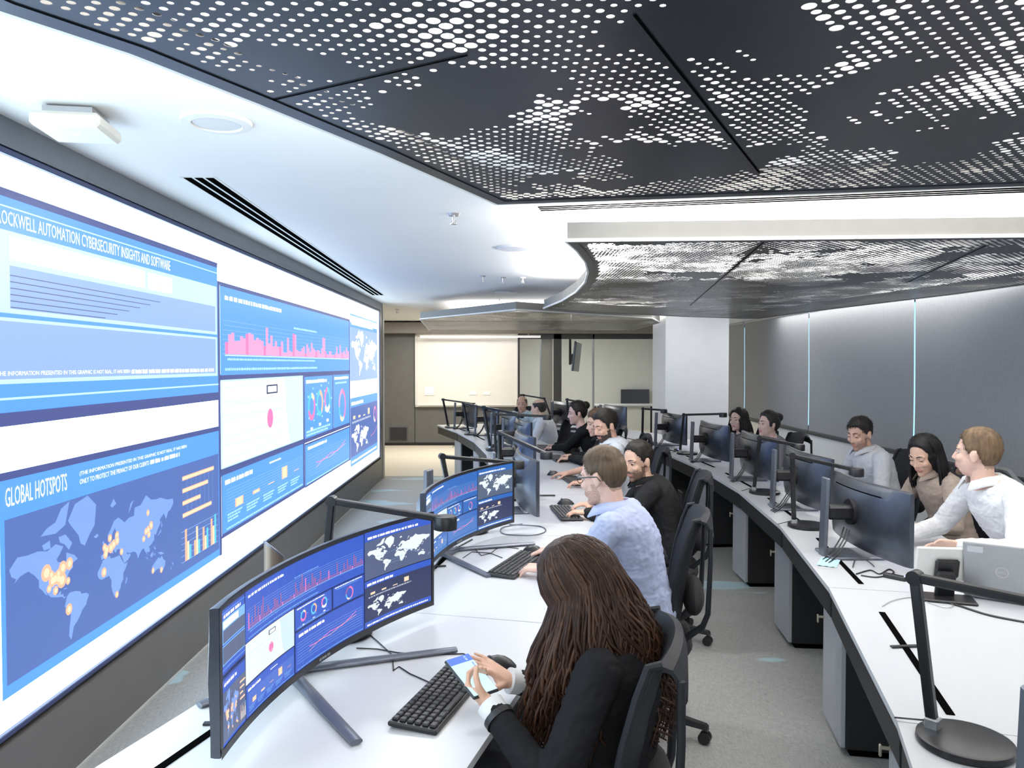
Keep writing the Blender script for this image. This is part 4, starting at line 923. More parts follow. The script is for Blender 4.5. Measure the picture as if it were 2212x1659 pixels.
# lamps: disc base, post, long arm, drum head
def lamp(base, elbow, head, label, group='black desk lamps', lean=True):
    base, elbow, head = V(base), V(elbow), V(head); o = V((base.x, base.y, DZ))
    e = empty('desk_lamp', o, 0, label, 'lamp', group); L = lambda p: p - o
    MB().lathe((0, 0, 0), [(0.0, 0.0), (0.108, 0.0), (0.112, 0.006), (0.11, 0.019), (0.102, 0.022), (0.0, 0.022)], 40).build('base', M_BLACKM, e)
    d_ = (head - elbow); d_.z = 0; d_.normalize()
    pb = V((base.x, base.y, DZ + 0.02)) - d_ * 0.075
    ax = axes(elbow - pb, d_)
    MB().box(L((pb + elbow) / 2), ((elbow - pb).length, 0.026, 0.026), rot=ax, bev=0.004).build('post', M_BLACKM, e)
    MB().box(L(pb + V((0, 0, 0.012))), (0.034, 0.034, 0.03), rot=axes(d_, (0, 0, 1)), bev=0.003).build('post_socket', M_SILV, e)
    ax2 = axes(head - elbow, (0, 0, 1))
    MB().box(L((head + elbow) / 2), ((head - elbow).length, 0.030, 0.022), rot=ax2, bev=0.004).build('arm', M_BLACKM, e)
    MB().cyl(L(elbow), 0.019, 0.034, 16, rot=ax2 @ Matrix.Rotation(pi / 2, 3, 'X')).build('elbow_joint', M_BLACKM, e)
    MB().lathe(L(head), [(0.0, 0.012), (0.037, 0.012), (0.041, 0.006), (0.041, -0.034), (0.036, -0.036), (0.0, -0.030)], 28).build('lamp_head', M_BLACKM, e)
    MB().tube([L(pb + V((0.02, 0.0, 0.02))), L(pb + d_ * -0.03 + V((0, 0, 0.01))), L(pb - d_ * 0.08 + V((0, 0.03, -0.015)))], 0.0025, 6).build('cord', M_BLACK, e)
    return e
lamp((-0.58, 2.70, 0), PY(717, 1082, 2.70), PY(962, 1122, 2.66), 'black desk lamp arching over the nearest superwide monitor')
lamp((-0.20, 4.36, 0), PY(955, 986, 4.34), PY(1118, 1000, 4.52), 'black desk lamp behind the second superwide monitor')
lamp((0.02, 5.42, 0), PY(1079, 935, 5.38), PY(1180, 980, 4.98), 'black desk lamp with a light edge on its arm, mid left row')
lamp((0.0, 7.42, 0), PY(1068, 895, 7.4), PY(1182, 899, 7.3), 'black desk lamp whose head hangs before the balding man in white')
lamp((-0.09, 8.5, 0), PY(1045, 880, 8.5), PY(1124, 896, 8.2), 'thin black desk lamp fourth from the far end of the left row')
lamp((-0.43, 10.42, 0), PY(1001, 871, 10.4), PY(1047, 881, 10.1), 'thin black desk lamp next to last in the left row')
lamp((-0.78, 11.55, 0), PY(957, 863, 11.5), PY(1021, 872, 11.2), 'thin black desk lamp at the far end of the left row below the whiteboard')
lamp((1.16, 1.885, 0), PY(1977, 1247, 2.0), PY(2350, 1325, 1.72), 'large black desk lamp in the bottom right foreground')
lamp((1.79, 4.46, 0), PY(1711, 984, 4.42), PY(1850, 1016, 4.34), 'black desk lamp beside the second monitor of the right row', lean=True)
lamp((1.94, 5.64, 0), PY(1641, 946, 5.6), PY(1726, 963, 5.5), 'black desk lamp beside the third monitor of the right row')
lamp((1.96, 8.12, 0), PY(1477, 896, 8.1), PY(1562, 894, 8.0), 'black desk lamp with a level arm, left of the woman with long dark hair')
lamp((1.75, 9.2, 0), PY(1389, 883, 9.2), PY(1434, 886, 9.1), 'black desk lamp frame standing before the white column')
lamp((0.72, 12.15, 0), PY(1176, 861, 12.2), PY(1128, 853, 12.3), 'thin black desk lamp before the glass partition, over the smiling man')
lamp((1.02, 11.2, 0), PY(1225, 863, 11.2), PY(1262, 870, 11.0), 'thin black desk lamp behind the woman in black')

# keyboards and mice
def keyboard(x, y, rz, label, single=False, cable=None):
    e = empty('keyboard', (x, y, DZ), rz, label, 'keyboard', 'black keyboards')
    # long axis along y, the typist at +x
    MB().box((0, 0, 0.010), (0.140, 0.440, 0.014), rot=Matrix.Rotation(radians(3), 3, 'Y'), bev=0.004).build('case', M_BLACK, e)
    rows = 6; mk = mat('black_keycap', (0.022, 0.022, 0.025), 0.5, nscale=60, namt=0.1)
    allk = MB(); shared = {}
    for r_ in range(rows):
        n = 18 if r_ < 5 else 11; ya = -0.210; span = 0.42
        for k in range(n):
            if r_ < 5: w_ = span / n; yc = ya + w_ * (k + 0.5)
            else:
                ws = [1.3, 1.3, 1.3, 6.2, 1.3, 1.3, 1.3, 1.0, 1.0, 1.0, 2.0]; tot = sum(ws); w_ = span * ws[k] / tot; yc = ya + span * (sum(ws[:k]) + ws[k] / 2) / tot
            xc = -0.054 + r_ * 0.0215; z = 0.0205 - xc * math.tan(radians(3))
            if single and len(e.children) <= 99:
                key = round(w_, 4)
                if key not in shared:
                    o = MB().box((0, 0, 0), (0.0180, w_ - 0.0038, 0.007), bev=0.0022, taper=0.9).build('key', mk, e); shared[key] = o.data
                else:
                    o = bpy.data.objects.new('key', shared[key]); COL.objects.link(o); o.parent = e
                o.location = (xc, yc, z)
            else: allk.box((xc, yc, z), (0.0180, w_ - 0.0038, 0.007), bev=0.002, taper=0.9)
    if allk.f: allk.build('key_block', mk, e)
    if cable: MB().tube([V(p) - V((x, y, DZ)) if False else Matrix.Rotation(-rz, 3, 'Z') @ (V(p) - V((x, y, DZ))) for p in cable], 0.0022, 6).build('cable', M_BLACK, e)
    return e
def mouse(x, y, rz, label, cable=None):
    e = empty('mouse', (x, y, DZ), rz, label, 'mouse', 'black computer mice')
    rings = []
    for t in (0.0, 0.12, 0.3, 0.5, 0.7, 0.88, 1.0):
        xx = -0.058 + 0.116 * t; k = sqrt(max(0.02, 1 - (2 * t - 1) ** 4)); hh = 0.036 * (sin(pi * (0.12 + 0.8 * t)) * 0.9 + 0.1) * k + 0.004; ww = 0.031 * k
        rings.append([V((xx, ww * cos(a) * (1 if sin(a) < 0.3 else 0.92), max(0.0, hh * max(0, sin(a)) ** 0.7) + 0.001)) for a in [2 * pi * j / 16 for j in range(16)]])
    MB().loft(rings).build('shell', M_BLACK, e)
    MB().cyl((-0.028, 0, 0.034), 0.008, 0.006, 12, rot=Matrix.Rotation(pi / 2, 3, 'X')).build('scroll_wheel', M_STAND, e)
    if cable: MB().tube([Matrix.Rotation(-rz, 3, 'Z') @ (V(p) - V((x, y, DZ))) for p in cable], 0.0022, 6).build('cable', M_BLACK, e)
    return e
def T(px, py, dz=0.003): return Pz(px, py, DZ + dz)
def at(px, py): p = Pz(px, py, DZ + 0.01); return p.x, p.y
kx, ky = at(948, 1506)
a0, a1 = Pz(905, 1585, DZ + .01), Pz(1030, 1445, DZ + .01)
ka = atan2((a1 - a0).y, (a1 - a0).x) - pi / 2
keyboard(kx + 0.012, ky + 0.02, ka, 'black keyboard in front of the woman holding the phone', True, [T(965, 1480), T(930, 1475), T(885, 1455), T(862, 1440), T(850, 1448), T(848, 1415), T(815, 1385), T(800, 1372)])
mouse(*at(1076, 1436), radians(8), 'black mouse on the desk beside the woman\'s raised hand', [T(1045, 1428), T(1000, 1412), T(930, 1414), T(860, 1410), T(815, 1402), T(770, 1400)])
keyboard(*at(1118, 1219), radians(-22), 'black keyboard under the hands of the man with glasses', True, [T(1085, 1205), T(1060, 1195), T(1040, 1200), T(1020, 1180)])
mouse(*at(1152, 1190), radians(-15), 'black mouse under the right hand of the man with glasses', [T(1120, 1185), T(1080, 1180), T(1060, 1195), T(1020, 1192), T(1000, 1205)])
keyboard(*at(1222, 1108), radians(6), 'black keyboard under the hand of the man in the black shirt')
mouse(*at(1222, 1086), radians(0), 'black mouse beyond the keyboard of the man in the black shirt')
keyboard(*at(1240, 1038), radians(8), 'black keyboard by the bare forearm behind the man with glasses')
mouse(*at(1196, 1024), radians(0), 'black mouse under the bare hand behind the man with glasses')
keyboard(*at(1205, 990), radians(8), 'black keyboard in front of the hidden man with brown hair')
keyboard(*at(1180, 967), radians(10), 'black keyboard in front of the dark haired woman in black')
# loose cables on the table tops
def cable(pts, r, label, m=M_BLACK):
    pts = [V(p) for p in pts]; out = []
    for i in range(len(pts) - 1):
        p0, p1, p2, p3 = pts[max(0, i - 1)], pts[i], pts[i + 1], pts[min(len(pts) - 1, i + 2)]
        for k in range(6):
            t = k / 6; out.append(0.5 * ((2 * p1) + (p2 - p0) * t + (2 * p0 - 5 * p1 + 4 * p2 - p3) * t * t + (3 * p1 - p0 - 3 * p2 + p3) * t ** 3))
    out.append(pts[-1]); c = pts[0]
    o = MB().tube([p - c for p in out], r, 6).build('cable', m); o.location = c
    tag(o, label, 'cable', 'cables on the desks'); return o
cable([T(1128, 1132), T(1085, 1140), T(1090, 1154), T(1150, 1156), T(1178, 1148), T(1165, 1137), T(1100, 1133)], 0.004, 'looped grey cable on the desk below the second superwide monitor', M_STAND)
cable([T(935, 1235), T(950, 1210), T(975, 1190), T(1020, 1165)], 0.004, 'black cable curving under the second superwide monitor')
cable([T(2005, 1290), T(2040, 1300), T(2075, 1310), T(2140, 1330), T(2230, 1347)], 0.005, 'black cable running to the right edge from the tablet stand')
cable([T(1906, 1310), T(1930, 1297), T(1975, 1290), T(2030, 1296), T(2060, 1308), T(2040, 1312), T(2000, 1300)], 0.0018, 'thin pale wire from the desk slot to the tablet stand', M_SILV)
cable([T(1842, 1226), T(1848, 1208), T(1862, 1205), T(1880, 1216), T(1888, 1224)], 0.003, 'small looped grey cable beside the nearest monitor base of the right row', M_STAND)
cable([T(1850, 1240), T(1880, 1232), T(1900, 1240), T(1920, 1230), T(1930, 1238), T(1895, 1247), T(1860, 1243)], 0.004, 'black tangled cable beside the usb hub on the right row desk')
# small things
p = T(1934, 1251, 0)
e = empty('usb_hub', (p.x, p.y, DZ), radians(40), 'small black usb hub with a blue light on the right row desk', 'usb hub', 'usb hubs')
MB().box((0, 0, 0.010), (0.03, 0.10, 0.020), bev=0.004).build('case', M_BLACK, e)
MB().box((-0.002, -0.045, 0.021), (0.010, 0.012, 0.003)).build('indicator_light', emis('blue_led', (0.25, 0.25, 1.0), 5.0), e)
p = T(1462, 974, 0)
dup(e, (p.x, p.y, DZ), radians(10), 'small black usb hub by the far lamp base of the right row')
a, b_ = T(1167, 1072), T(1198, 1070)
o = MB().box((0, 0, 0.006), ((b_ - a).length, 0.018, 0.010), bev=0.003).build('marker_pen', M_BLACK); o.location = (a + b_) / 2 - V((0, 0, 0.003)); tag(o, 'dark marker pen lying behind the keyboard of the man in black', 'pen')
# face mask: two folded pale blue cloth strips with ear loops
p = T(1790, 1216, 0); e = empty('face_mask', (p.x, p.y, DZ), radians(60), 'pale blue folded face mask beside the nearest monitor base of the right row', 'face mask')
mm = mat('pale_blue_cloth', (0.50, 0.72, 0.80), 0.9, nscale=80, namt=0.06)
mb = MB(); mb.loft([[V((x, y, 0.003 + 0.004 * (k % 2))) for x in (-0.085, 0.085)] + [V((x, y, 0.001 + 0.004 * (k % 2))) for x in (0.085, -0.085)] for k, y in enumerate((-0.045, -0.03, -0.015, 0.0, 0.015, 0.03, 0.045))], smooth=False); mb.build('pleated_cloth', mm, e)
for s in (-1, 1): MB().tube([(0.085 * s, -0.04, 0.003), (0.12 * s, -0.03, 0.004), (0.13 * s, 0, 0.004), (0.12 * s, 0.03, 0.004), (0.085 * s, 0.04, 0.003)], 0.0015, 6).build('ear_loop', M_FASC, e)
# laptop, open, its silver lid towards the camera
pl, pr = T(2082, 1288, 0), T(2300, 1322, 0); mid = (pl + pr) / 2; d_ = (pr - pl).normalized()
e = empty('laptop', (mid.x, mid.y, DZ), atan2(d_.y, d_.x), 'open silver laptop with a round badge on its lid', 'laptop')
WL = 0.34
M_LID = mat('laptop_silver', (0.36, 0.37, 0.39), 0.36, metal=0.55, nscale=30, namt=0.03)
MB().box((0, 0.12, 0.009), (WL, 0.235, 0.016), bev=0.005).build('keyboard_deck', M_LID, e)
rl = Matrix.Rotation(radians(14), 3, 'X')
lid = MB().box(rl @ V((0, 0, 0.118)) + V((0, 0.0, 0.012)), (WL, 0.008, 0.235), rot=rl, bev=0.003).build('lid', M_LID, e)
MB().box(rl @ V((0, 0.006, 0.118)) + V((0, 0.0, 0.012)), (WL - 0.02, 0.004, 0.215), rot=rl).build('screen', emis('laptop_screen', (0.6, 0.7, 0.9), 0.6), lid)
lm = lambda u, v, o: tuple(rl @ V((u, -0.0045 - o, v)) + V((0, 0, 0.012)))
D = Draw(lm); D.ring(-0.035, 0.12, 0.0195, 0.023, [(1.0, M_SILV)], 0.0005); D.text('DELL', -0.05, 0.115, 0.03, 0.010, M_SILV, 0.0005); D.build('lid_badge', lid)
D = Draw(lm); D.rect(-0.155, 0.195, -0.10, 0.222, mat('pale_sticker', (0.55, 0.56, 0.58), 0.5), 0.0004); D.build('sticker', lid)
MB().cyl((0, -0.002, 0.010), 0.006, WL * 0.8, 10, rot=Matrix.Rotation(pi / 2, 3, 'Y')).build('hinge', M_STAND, e)
# tablet on a black stand, its white back to the camera
p = T(2046, 1296, 0); e = empty('tablet_stand', (p.x, p.y, DZ), radians(-8), 'white-backed tablet on a black stand, left of the silver laptop', 'tablet')
rt = Matrix.Rotation(radians(12), 3, 'X')
MB().box((0, 0, 0.006), (0.20, 0.12, 0.012), rot=rotz(radians(-12)), bev=0.004).build('stand_base', M_BLACKM, e)
MB().box((0.0, 0.02, 0.06), (0.075, 0.025, 0.11), rot=rt, bev=0.008).build('stand_neck', M_BLACKM, e)
tb = MB().box(V((0, 0.05, 0.135)), (0.215, 0.014, 0.15), rot=rt, bev=0.006).build('tablet_body', M_FASC, e)
MB().box(V((0.012, 0.036, 0.118)), (0.095, 0.02, 0.085), rot=rt, bev=0.010).build('mount_plate', M_BLACKM, e)
MB().box(V((0, 0.0585, 0.137)), (0.195, 0.003, 0.13), rot=rt).build('screen', emis('tablet_screen', (0.5, 0.6, 0.8), 0.5), tb)
# slim speaker standing behind the nearest monitor
p = PY(588, 1300, 2.42); e = empty('desk_speaker', (-0.735, 2.44, DZ), radians(10), 'tall bronze and black cylinder with a slanted top behind the nearest monitor', 'speaker')
rings = []
for z in (0.0, 0.01, 0.30): rings.append([V((0.032 * cos(a), 0.032 * sin(a), z)) for a in [2 * pi * k / 28 for k in range(28)]])
rings.append([V((0.032 * cos(a), 0.032 * sin(a), 0.365 - 0.028 * cos(a) - 0.012 * sin(a))) for a in [2 * pi * k / 28 for k in range(28)]])
MB().loft(rings, cap=False).build('body', mat('bronze_plastic', (0.17, 0.13, 0.10), 0.4, metal=0.4, nscale=20, namt=0.05), e)
MB().loft([[V((q * cos(a), q * sin(a), 0.365 + zz - 0.028 * cos(a) * q / 0.032 - 0.012 * sin(a) * q / 0.032)) for a in [2 * pi * k / 28 for k in range(28)]] for q, zz in ((0.0325, -0.004), (0.033, 0.004), (0.028, 0.007), (0.0275, 0.002), (0.004, 0.0))], cap=True).build('slanted_cap', M_STAND, e)
MB().box((0.027, 0.0, 0.19), (0.016, 0.032, 0.28), bev=0.004).build('front_grille', M_BLACK, e)
# computer tower glowing under the right row desks
p = Pz(1690, 1225, 0.3)
cx_, cy_ = row_x(XR0, 4.98) + 0.42, 5.02
# paper roll and box low in the aisle shelf
e = empty('computer_tower', (1.98, 7.62, 0), 0, 'black computer tower with two white lit panels under the right row desks', 'computer')
MB().box((0, 0, 0.22), (0.42, 0.22, 0.42), bev=0.006).build('case', M_CARC, e)
for yy in (-0.05, 0.05): MB().box((-0.05 + yy, -0.112, 0.26), (0.085, 0.006, 0.14)).build('lit_panel', emis('tower_light', (0.65, 0.75, 1.0), 0.9), e)
for sx in (-1, 1): MB().box((0.17 * sx, 0, 0.006), (0.03, 0.18, 0.012)).build('foot', M_BLACK, e)
# ------------------------------------------------------------------ office chairs
def office_chair(x, y, rz, label):
    e = empty('office_chair', (x, y, 0), rz, label, 'chair', 'black office chairs')
    # facing +x
    n = 14; front = []; back = []
    prof = [(a_ + 0.05, b_, c_) for a_, b_, c_ in [(-0.205, 0.50, 0.195), (-0.222, 0.60, 0.215), (-0.238, 0.72, 0.225), (-0.262, 0.84, 0.222), (-0.292, 0.95, 0.215), (-0.318, 1.02, 0.205), (-0.332, 1.045, 0.20), (-0.352, 1.035, 0.20), (-0.362, 1.00, 0.198), (-0.362, 0.965, 0.19)]]
    rings = []
    for i, (px, pz, hw) in enumerate(prof):
        cv = 0.055 if i < 6 else 0.055 - 0.012 * (i - 5)
        f_ = [V((px + cv * (2 * k / n - 1) ** 2, hw * (2 * k / n - 1), pz - (0.02 * (2 * k / n - 1) ** 2 if i > 3 else 0))) for k in range(n + 1)]
        b_ = [p + V((-0.012, 0, 0)) if i < 6 else p + V((0.004, 0, -0.010)) for p in reversed(f_)]
        rings.append(f_ + b_)
    MB().loft(rings).build('backrest', M_MESH, e)
    for s in (-1, 1): MB().tube([(p[0] + 0.05, s * p[2], p[1]) for p in prof[:6]] + [(prof[6][0] + 0.035, s * prof[6][2], prof[6][1] - 0.02)], 0.011, 8).build('backrest_rim', M_MESH, e)
    for s in (-1, 1): MB().tube([(-0.29, s * 0.195, 0.99), (-0.29, s * 0.205, 0.85), (-0.28, s * 0.205, 0.62), (-0.26, s * 0.19, 0.56), (-0.11, s * 0.10, 0.41)], [0.010, 0.010, 0.012, 0.014, 0.016], 8).build('side_strut', M_MESH, e)
    MB().ell((-0.23, 0, 0.64), (0.05, 0.15, 0.085)).build('lumbar_pad', M_SEATF, e)
    mb = MB()
    for z, k in ((0.405, 0.82), (0.415, 0.95), (0.44, 1.0), (0.465, 0.98), (0.478, 0.90)):
        mb_r = [V((0.02 + 0.245 * k * math.copysign(abs(cos(a)) ** 0.5, cos(a)), 0.245 * k * math.copysign(abs(sin(a)) ** 0.5, sin(a)), z - (0.02 if cos(a) > 0.7 else 0))) for a in [2 * pi * j / 32 for j in range(32)]]
        if z == 0.405: rr = []
        rr.append(mb_r)
    mb.loft(rr).build('seat', M_SEATF, e)
    MB().box((-0.04, 0, 0.385), (0.30, 0.22, 0.05), bev=0.015).build('tilt_mechanism', M_BLACK, e)
    MB().lathe((0, 0, 0), [(0.0, 0.10), (0.032, 0.10), (0.032, 0.26), (0.022, 0.26), (0.022, 0.37), (0.0, 0.37)], 16).build('gas_column', M_BLACKM, e)
    st = MB(); st.lathe((0, 0, 0), [(0, 0.075), (0.05, 0.075), (0.05, 0.12), (0.035, 0.13), (0, 0.13)], 20); st.build('base_hub', M_BLACK, e)
    for k in range(5):
        a = 2 * pi * k / 5 + 0.3; d_ = V((cos(a), sin(a), 0)); t_ = V((-sin(a), cos(a), 0))
        lg = MB(); lg.loft([[d_ * q + t_ * (w_ * u) + V((0, 0, z + h_ * v)) for u, v in ((-1, 0), (1, 0), (0.7, 1), (-0.7, 1))] for q, w_, z, h_ in ((0.03, 0.026, 0.078, 0.04), (0.17, 0.022, 0.074, 0.03), (0.30, 0.018, 0.066, 0.022), (0.31, 0.016, 0.060, 0.02))], smooth=False)
        lg.build('base_leg', M_BLACK, e)
        cs = MB(); c = d_ * 0.295
        for s in (-1, 1): cs.cyl(c + t_ * (0.013 * s) + V((0, 0, 0.027)), 0.027, 0.017, 16, rot=axes(d_, t_))
        cs.cyl(c + V((0, 0, 0.05)), 0.008, 0.03, 8); cs.box(c + V((0, 0, 0.042)), (0.03, 0.02, 0.02), rot=axes(d_, (0, 0, 1)), bev=0.006); cs.build('caster', M_BLACK, e)
    return e

# ------------------------------------------------------------------ people
def skinned(mb, name, mats, parent, voxel, smooth=3, wrinkle=0.0, wscale=14, region=None, seed=0, stretch=(1, 1, 1)):
    o = mb.build('tmp', mats if isinstance(mats, (list, tuple)) else [mats])
    r = o.modifiers.new('r', 'REMESH'); r.mode = 'VOXEL'; r.voxel_size = voxel; r.adaptivity = 0
    s = o.modifiers.new('s', 'SMOOTH'); s.factor = 0.5; s.iterations = smooth
    dg = bpy.context.evaluated_depsgraph_get(); dg.update()
    me = bpy.data.meshes.new_from_object(o.evaluated_get(dg)); me.name = name
    old = o.data; bpy.data.objects.remove(o); bpy.data.meshes.remove(old)
    if wrinkle:
        nn = [v.normal.copy() for v in me.vertices]
        for v, n_ in zip(me.vertices, nn):
            c = v.co; q = V((c.x * wscale * stretch[0] + seed, c.y * wscale * stretch[1], c.z * wscale * stretch[2]))
            h = noise.noise(q) * 0.6 + abs(noise.noise(q * 2.1)) * 0.55 - 0.2
            v.co = c + n_ * (h * wrinkle)
    me.polygons.foreach_set('use_smooth', [True] * len(me.polygons))
    me.materials.clear()
    for m in (mats if isinstance(mats, (list, tuple)) else [mats]): me.materials.append(m)
    me.polygons.foreach_set('material_index', [region(p.center) for p in me.polygons] if region else [0] * len(me.polygons))
    me.update()
    ob = bpy.data.objects.new(name, me); COL.objects.link(ob); ob.parent = parent
    return ob
def bez(a, b, c, t): return a * (1 - t) ** 2 + b * 2 * t * (1 - t) + c * t * t
def ik(S, W, la, lb, hint):
    d = W - S; L = min(d.length, (la + lb) * 0.995); dn = d.normalized()
    x = (la * la - lb * lb + L * L) / (2 * L); h = sqrt(max(0, la * la - x * x))
    hp = (hint - dn * hint.dot(dn))
    hp.normalize()
    return S + dn * x + hp * h, S + dn * L
CURL = dict(flat=[(8, 12, 8)] * 4, typing=[(28, 30, 16), (32, 34, 18), (32, 34, 18), (28, 30, 16)], mouse=[(16, 22, 12), (18, 24, 14), (22, 28, 16), (26, 30, 16)],
            hover=[(20, 24, 14), (8, 18, 10), (6, 16, 10), (0, 14, 8)], grip=[(48, 58, 34), (50, 60, 36), (52, 60, 36), (54, 58, 34)], open=[(6, 10, 6), (10, 12, 8), (14, 16, 10), (20, 20, 12)])
def hand(mb, W, d, n, left, pose, k=1.0, thumb=None):
    d = d.normalized(); n = (n - d * n.dot(d)).normalized(); t = n.cross(d) * (-1 if left else 1)
    P_ = lambda a, b, c: W + (d * a + t * b + n * c) * k
    R3 = Matrix((d, t, n)).transposed()
    mb.ell(P_(0.048, 0, 0), (0.052 * k, 0.040 * k, 0.0155 * k), R3, 14, 10)
    mb.cap(P_(-0.015, 0, 0), P_(0.03, 0, 0), 0.024 * k, 0.026 * k, flat=0.75, up=n)
    for q in (0.028, 0.009, -0.010, -0.028): mb.cap(P_(0.02, q * 0.8, 0.001), P_(0.088, q * 1.05, 0.002), 0.012 * k, 0.0098 * k, 10)
    mb.cap(P_(0.015, 0.022, -0.006), P_(0.05, 0.030, -0.006), 0.017 * k, 0.012 * k, 10)
    segs = ((0.040, 0.025, 0.020), (0.044, 0.028, 0.022), (0.041, 0.026, 0.021), (0.032, 0.020, 0.018))
    spread = (7, 1.5, -4, -10) if pose != 'grip' else (3, 1, -1, -4)
    for i, y in enumerate((0.031, 0.0105, -0.0105, -0.0305)):
        p = P_(0.086 - (0.004 if i in (0, 3) else 0) - (0.008 if i == 3 else 0), y, 0.002); a = 0
        sp = radians(spread[i]); base = (d * cos(sp) + t * sin(sp)).normalized()
        r0 = (0.0088 if i < 3 else 0.0076) * k
        for j in range(3):
            a += radians(CURL[pose][i][j]); dd = base * cos(a) - n * sin(a); q = p + dd * segs[i][j] * k
            mb.cap(p, q, r0, r0 * 0.92, 10); p = q; r0 *= 0.92
    th = thumb or ((0.55, 0.80, -0.25), (0.85, 0.45, -0.28), (0.95, 0.25, -0.2))
    p = P_(0.022, 0.030, -0.006); r0 = 0.0125 * k
    for v, L in zip(th, (0.038, 0.030, 0.025)):
        dd = (d * v[0] + t * v[1] + n * v[2]).normalized(); q = p + dd * L * k; mb.cap(p, q, r0, r0 * 0.9, 10); p = q; r0 *= 0.88
SKIN = {}
def skinmat(name, c):
    if name not in SKIN: SKIN[name] = mat(name, c, 0.5, spec=0.4, nscale=30, namt=0.05)
    return SKIN[name]
def sstep(a, b, x): t = max(0, min(1, (x - a) / (b - a))); return t * t * (3 - 2 * t)
def short_hair(mb, H, thick=0.010, top=0.012, front=0.075, rough=0.006, seed=0, bald=0, sideburn=0.0, n=56, m=36, fade=0):
    """a closed hair cap over the skull in head space (x front, y left, z up); H maps to the world"""
    c = V((-0.012, 0, 0.030)); rad = V((0.0975, 0.0765, 0.0945)); rings = []
    for i in range(1, m):
        th = pi * i / m; ring = []
        for j in range(n):
            ph = 2 * pi * j / n; u = V((sin(th) * cos(ph), sin(th) * sin(ph), -cos(th)))
            p = V((c.x + rad.x * u.x, c.y + rad.y * u.y, c.z + rad.z * u.z))
            x = p.x
            zm = front if x > 0.062 else (front + (0.035 - front) * sstep(0.062, 0.042, x) if x > 0.042 else (0.035 + (0.005 - sideburn - 0.035) * sstep(0.042, 0.022, x) if x > 0.022 else (0.005 - sideburn if x > 0.004 else (0.012 + (-0.072 - 0.012) * sstep(-0.01, -0.055, x)))))
            k = sstep(-0.006, 0.020, p.z - zm)
            if bald: k *= 1 - sstep(0.075, 0.095, p.z) * (1 if bald == 1 else 0.9)
            if fade: zm = max(zm, fade + 0.012 * (u.y * u.y) - 0.025 * sstep(-0.05, -0.1, x)) if x < 0.055 else zm
            tk = thick + top * sstep(0.06, 0.12, p.z) + rough * noise.noise(V((p.x * 55 + seed, p.y * 55, p.z * 40)))
            ring.append(H(p + V((u.x, u.y, u.z)) * (-0.018 + (0.018 + tk) * k)))
        rings.append(ring)
    mb.loft(rings)
def bristles(mb, H, hm, n, L, front, sideburn, fade, bald, seed):
    r = random.Random(seed); c = V((-0.012, 0, 0.030)); rad = V((0.098, 0.077, 0.095))
    for _ in range(n):
        u = V((r.gauss(0, 1), r.gauss(0, 1), r.gauss(0.25, 1))).normalized(); p = V((c.x + rad.x * u.x, c.y + rad.y * u.y, c.z + rad.z * u.z)); x = p.x
        zm = front if x > 0.062 else (front + (0.035 - front) * sstep(0.062, 0.042, x) if x > 0.042 else (0.035 + (0.005 - sideburn - 0.035) * sstep(0.042, 0.022, x) if x > 0.022 else (0.005 - sideburn if x > 0.004 else (0.012 + (-0.072 - 0.012) * sstep(-0.01, -0.055, x)))))
        lo = zm - 0.004; 
        if p.z < lo + r.random() * 0.012: continue
        if bald and p.z > 0.08: continue
        hgt = sstep(zm, 0.11, p.z) if not fade else sstep(fade - 0.03, fade + 0.055, p.z)
        l_ = L * (0.22 + 0.78 * hgt) * r.uniform(0.7, 1.25)
        d = (u * (0.42 + 0.4 * hgt) + V((0.55 * (1 if x > 0.02 else -0.4), 0.2 * r.uniform(-1, 1), -0.45 * (1 - hgt)))).normalized()
        a = u.orthogonal().normalized(); b = u.cross(a); w_ = 0.0019
        q = p - u * 0.004
        mb.add([H(q + a * w_), H(q - a * w_ * 0.5 + b * w_ * 0.87), H(q - a * w_ * 0.5 - b * w_ * 0.87), H(p + d * l_)], [(0, 1, 3), (1, 2, 3), (2, 0, 3)])
def long_hair(H, hc, fwd, left, drape, length, nstr, seed, wave=0.012, out=0.03, fr=50, thick=0.0065, over=0.0, taper=0.3, part=0.0, mis=(0,)):
    mb = MB(); r = random.Random(seed)
    for k in range(nstr):
        ph = radians(r.uniform(fr, 360 - fr)); lift = r.uniform(0.0, 1.0)
        back = 0.5 - 0.5 * cos(ph)
        root_th = radians(8 + 55 * lift); c = V((-0.012, 0, 0.030)); rad = V((0.104, 0.084, 0.102)); q = 0.004 + 0.012 * r.random()
        pts = []
        for t in (0, 0.25, 0.5, 0.75, 1.0):
            th = root_th + (radians(98) - root_th) * t
            u = V((sin(th) * cos(ph), sin(th) * sin(ph), cos(th)))
            pts.append(H(V((c.x + (rad.x + q) * u.x, c.y + part * (1 - t) * 0.02 + (rad.y + q) * u.y, c.z + (rad.z + q) * u.z))))
        e = pts[-1]; hd = (e - hc); hd.z = 0; hd.normalize() if hd.length > 0 else None
        L = length * r.uniform(0.75, 1.08) * (0.86 + 0.14 * back); n = 10; phs = r.uniform(0, 6.28)
        o_ = out * r.uniform(0.5, 1.3)
        for i in range(1, n + 1):
            t = i / n; s = t * L
            w_ = wave * t * sin(phs + t * 9)
            p = e + V((0, 0, -s)) + drape * (s * (0.25 + 0.75 * back)) + hd * (o_ * sin(min(1, t * 1.6) * pi / 2)) + left * (w_ * 0.8) + fwd * (w_ + over * s * (1 - back))
            pts.append(p)
        m = len(pts); rr = [thick * (0.55 + 0.45 * min(1, i / 3)) * (1 if i < m * 0.6 else 1 - (1 - taper) * (i - m * 0.6) / (m * 0.4)) for i in range(m)]
        mb.tube(pts, rr, 6, mi=r.choice(mis), flat=0.7)
    return mb
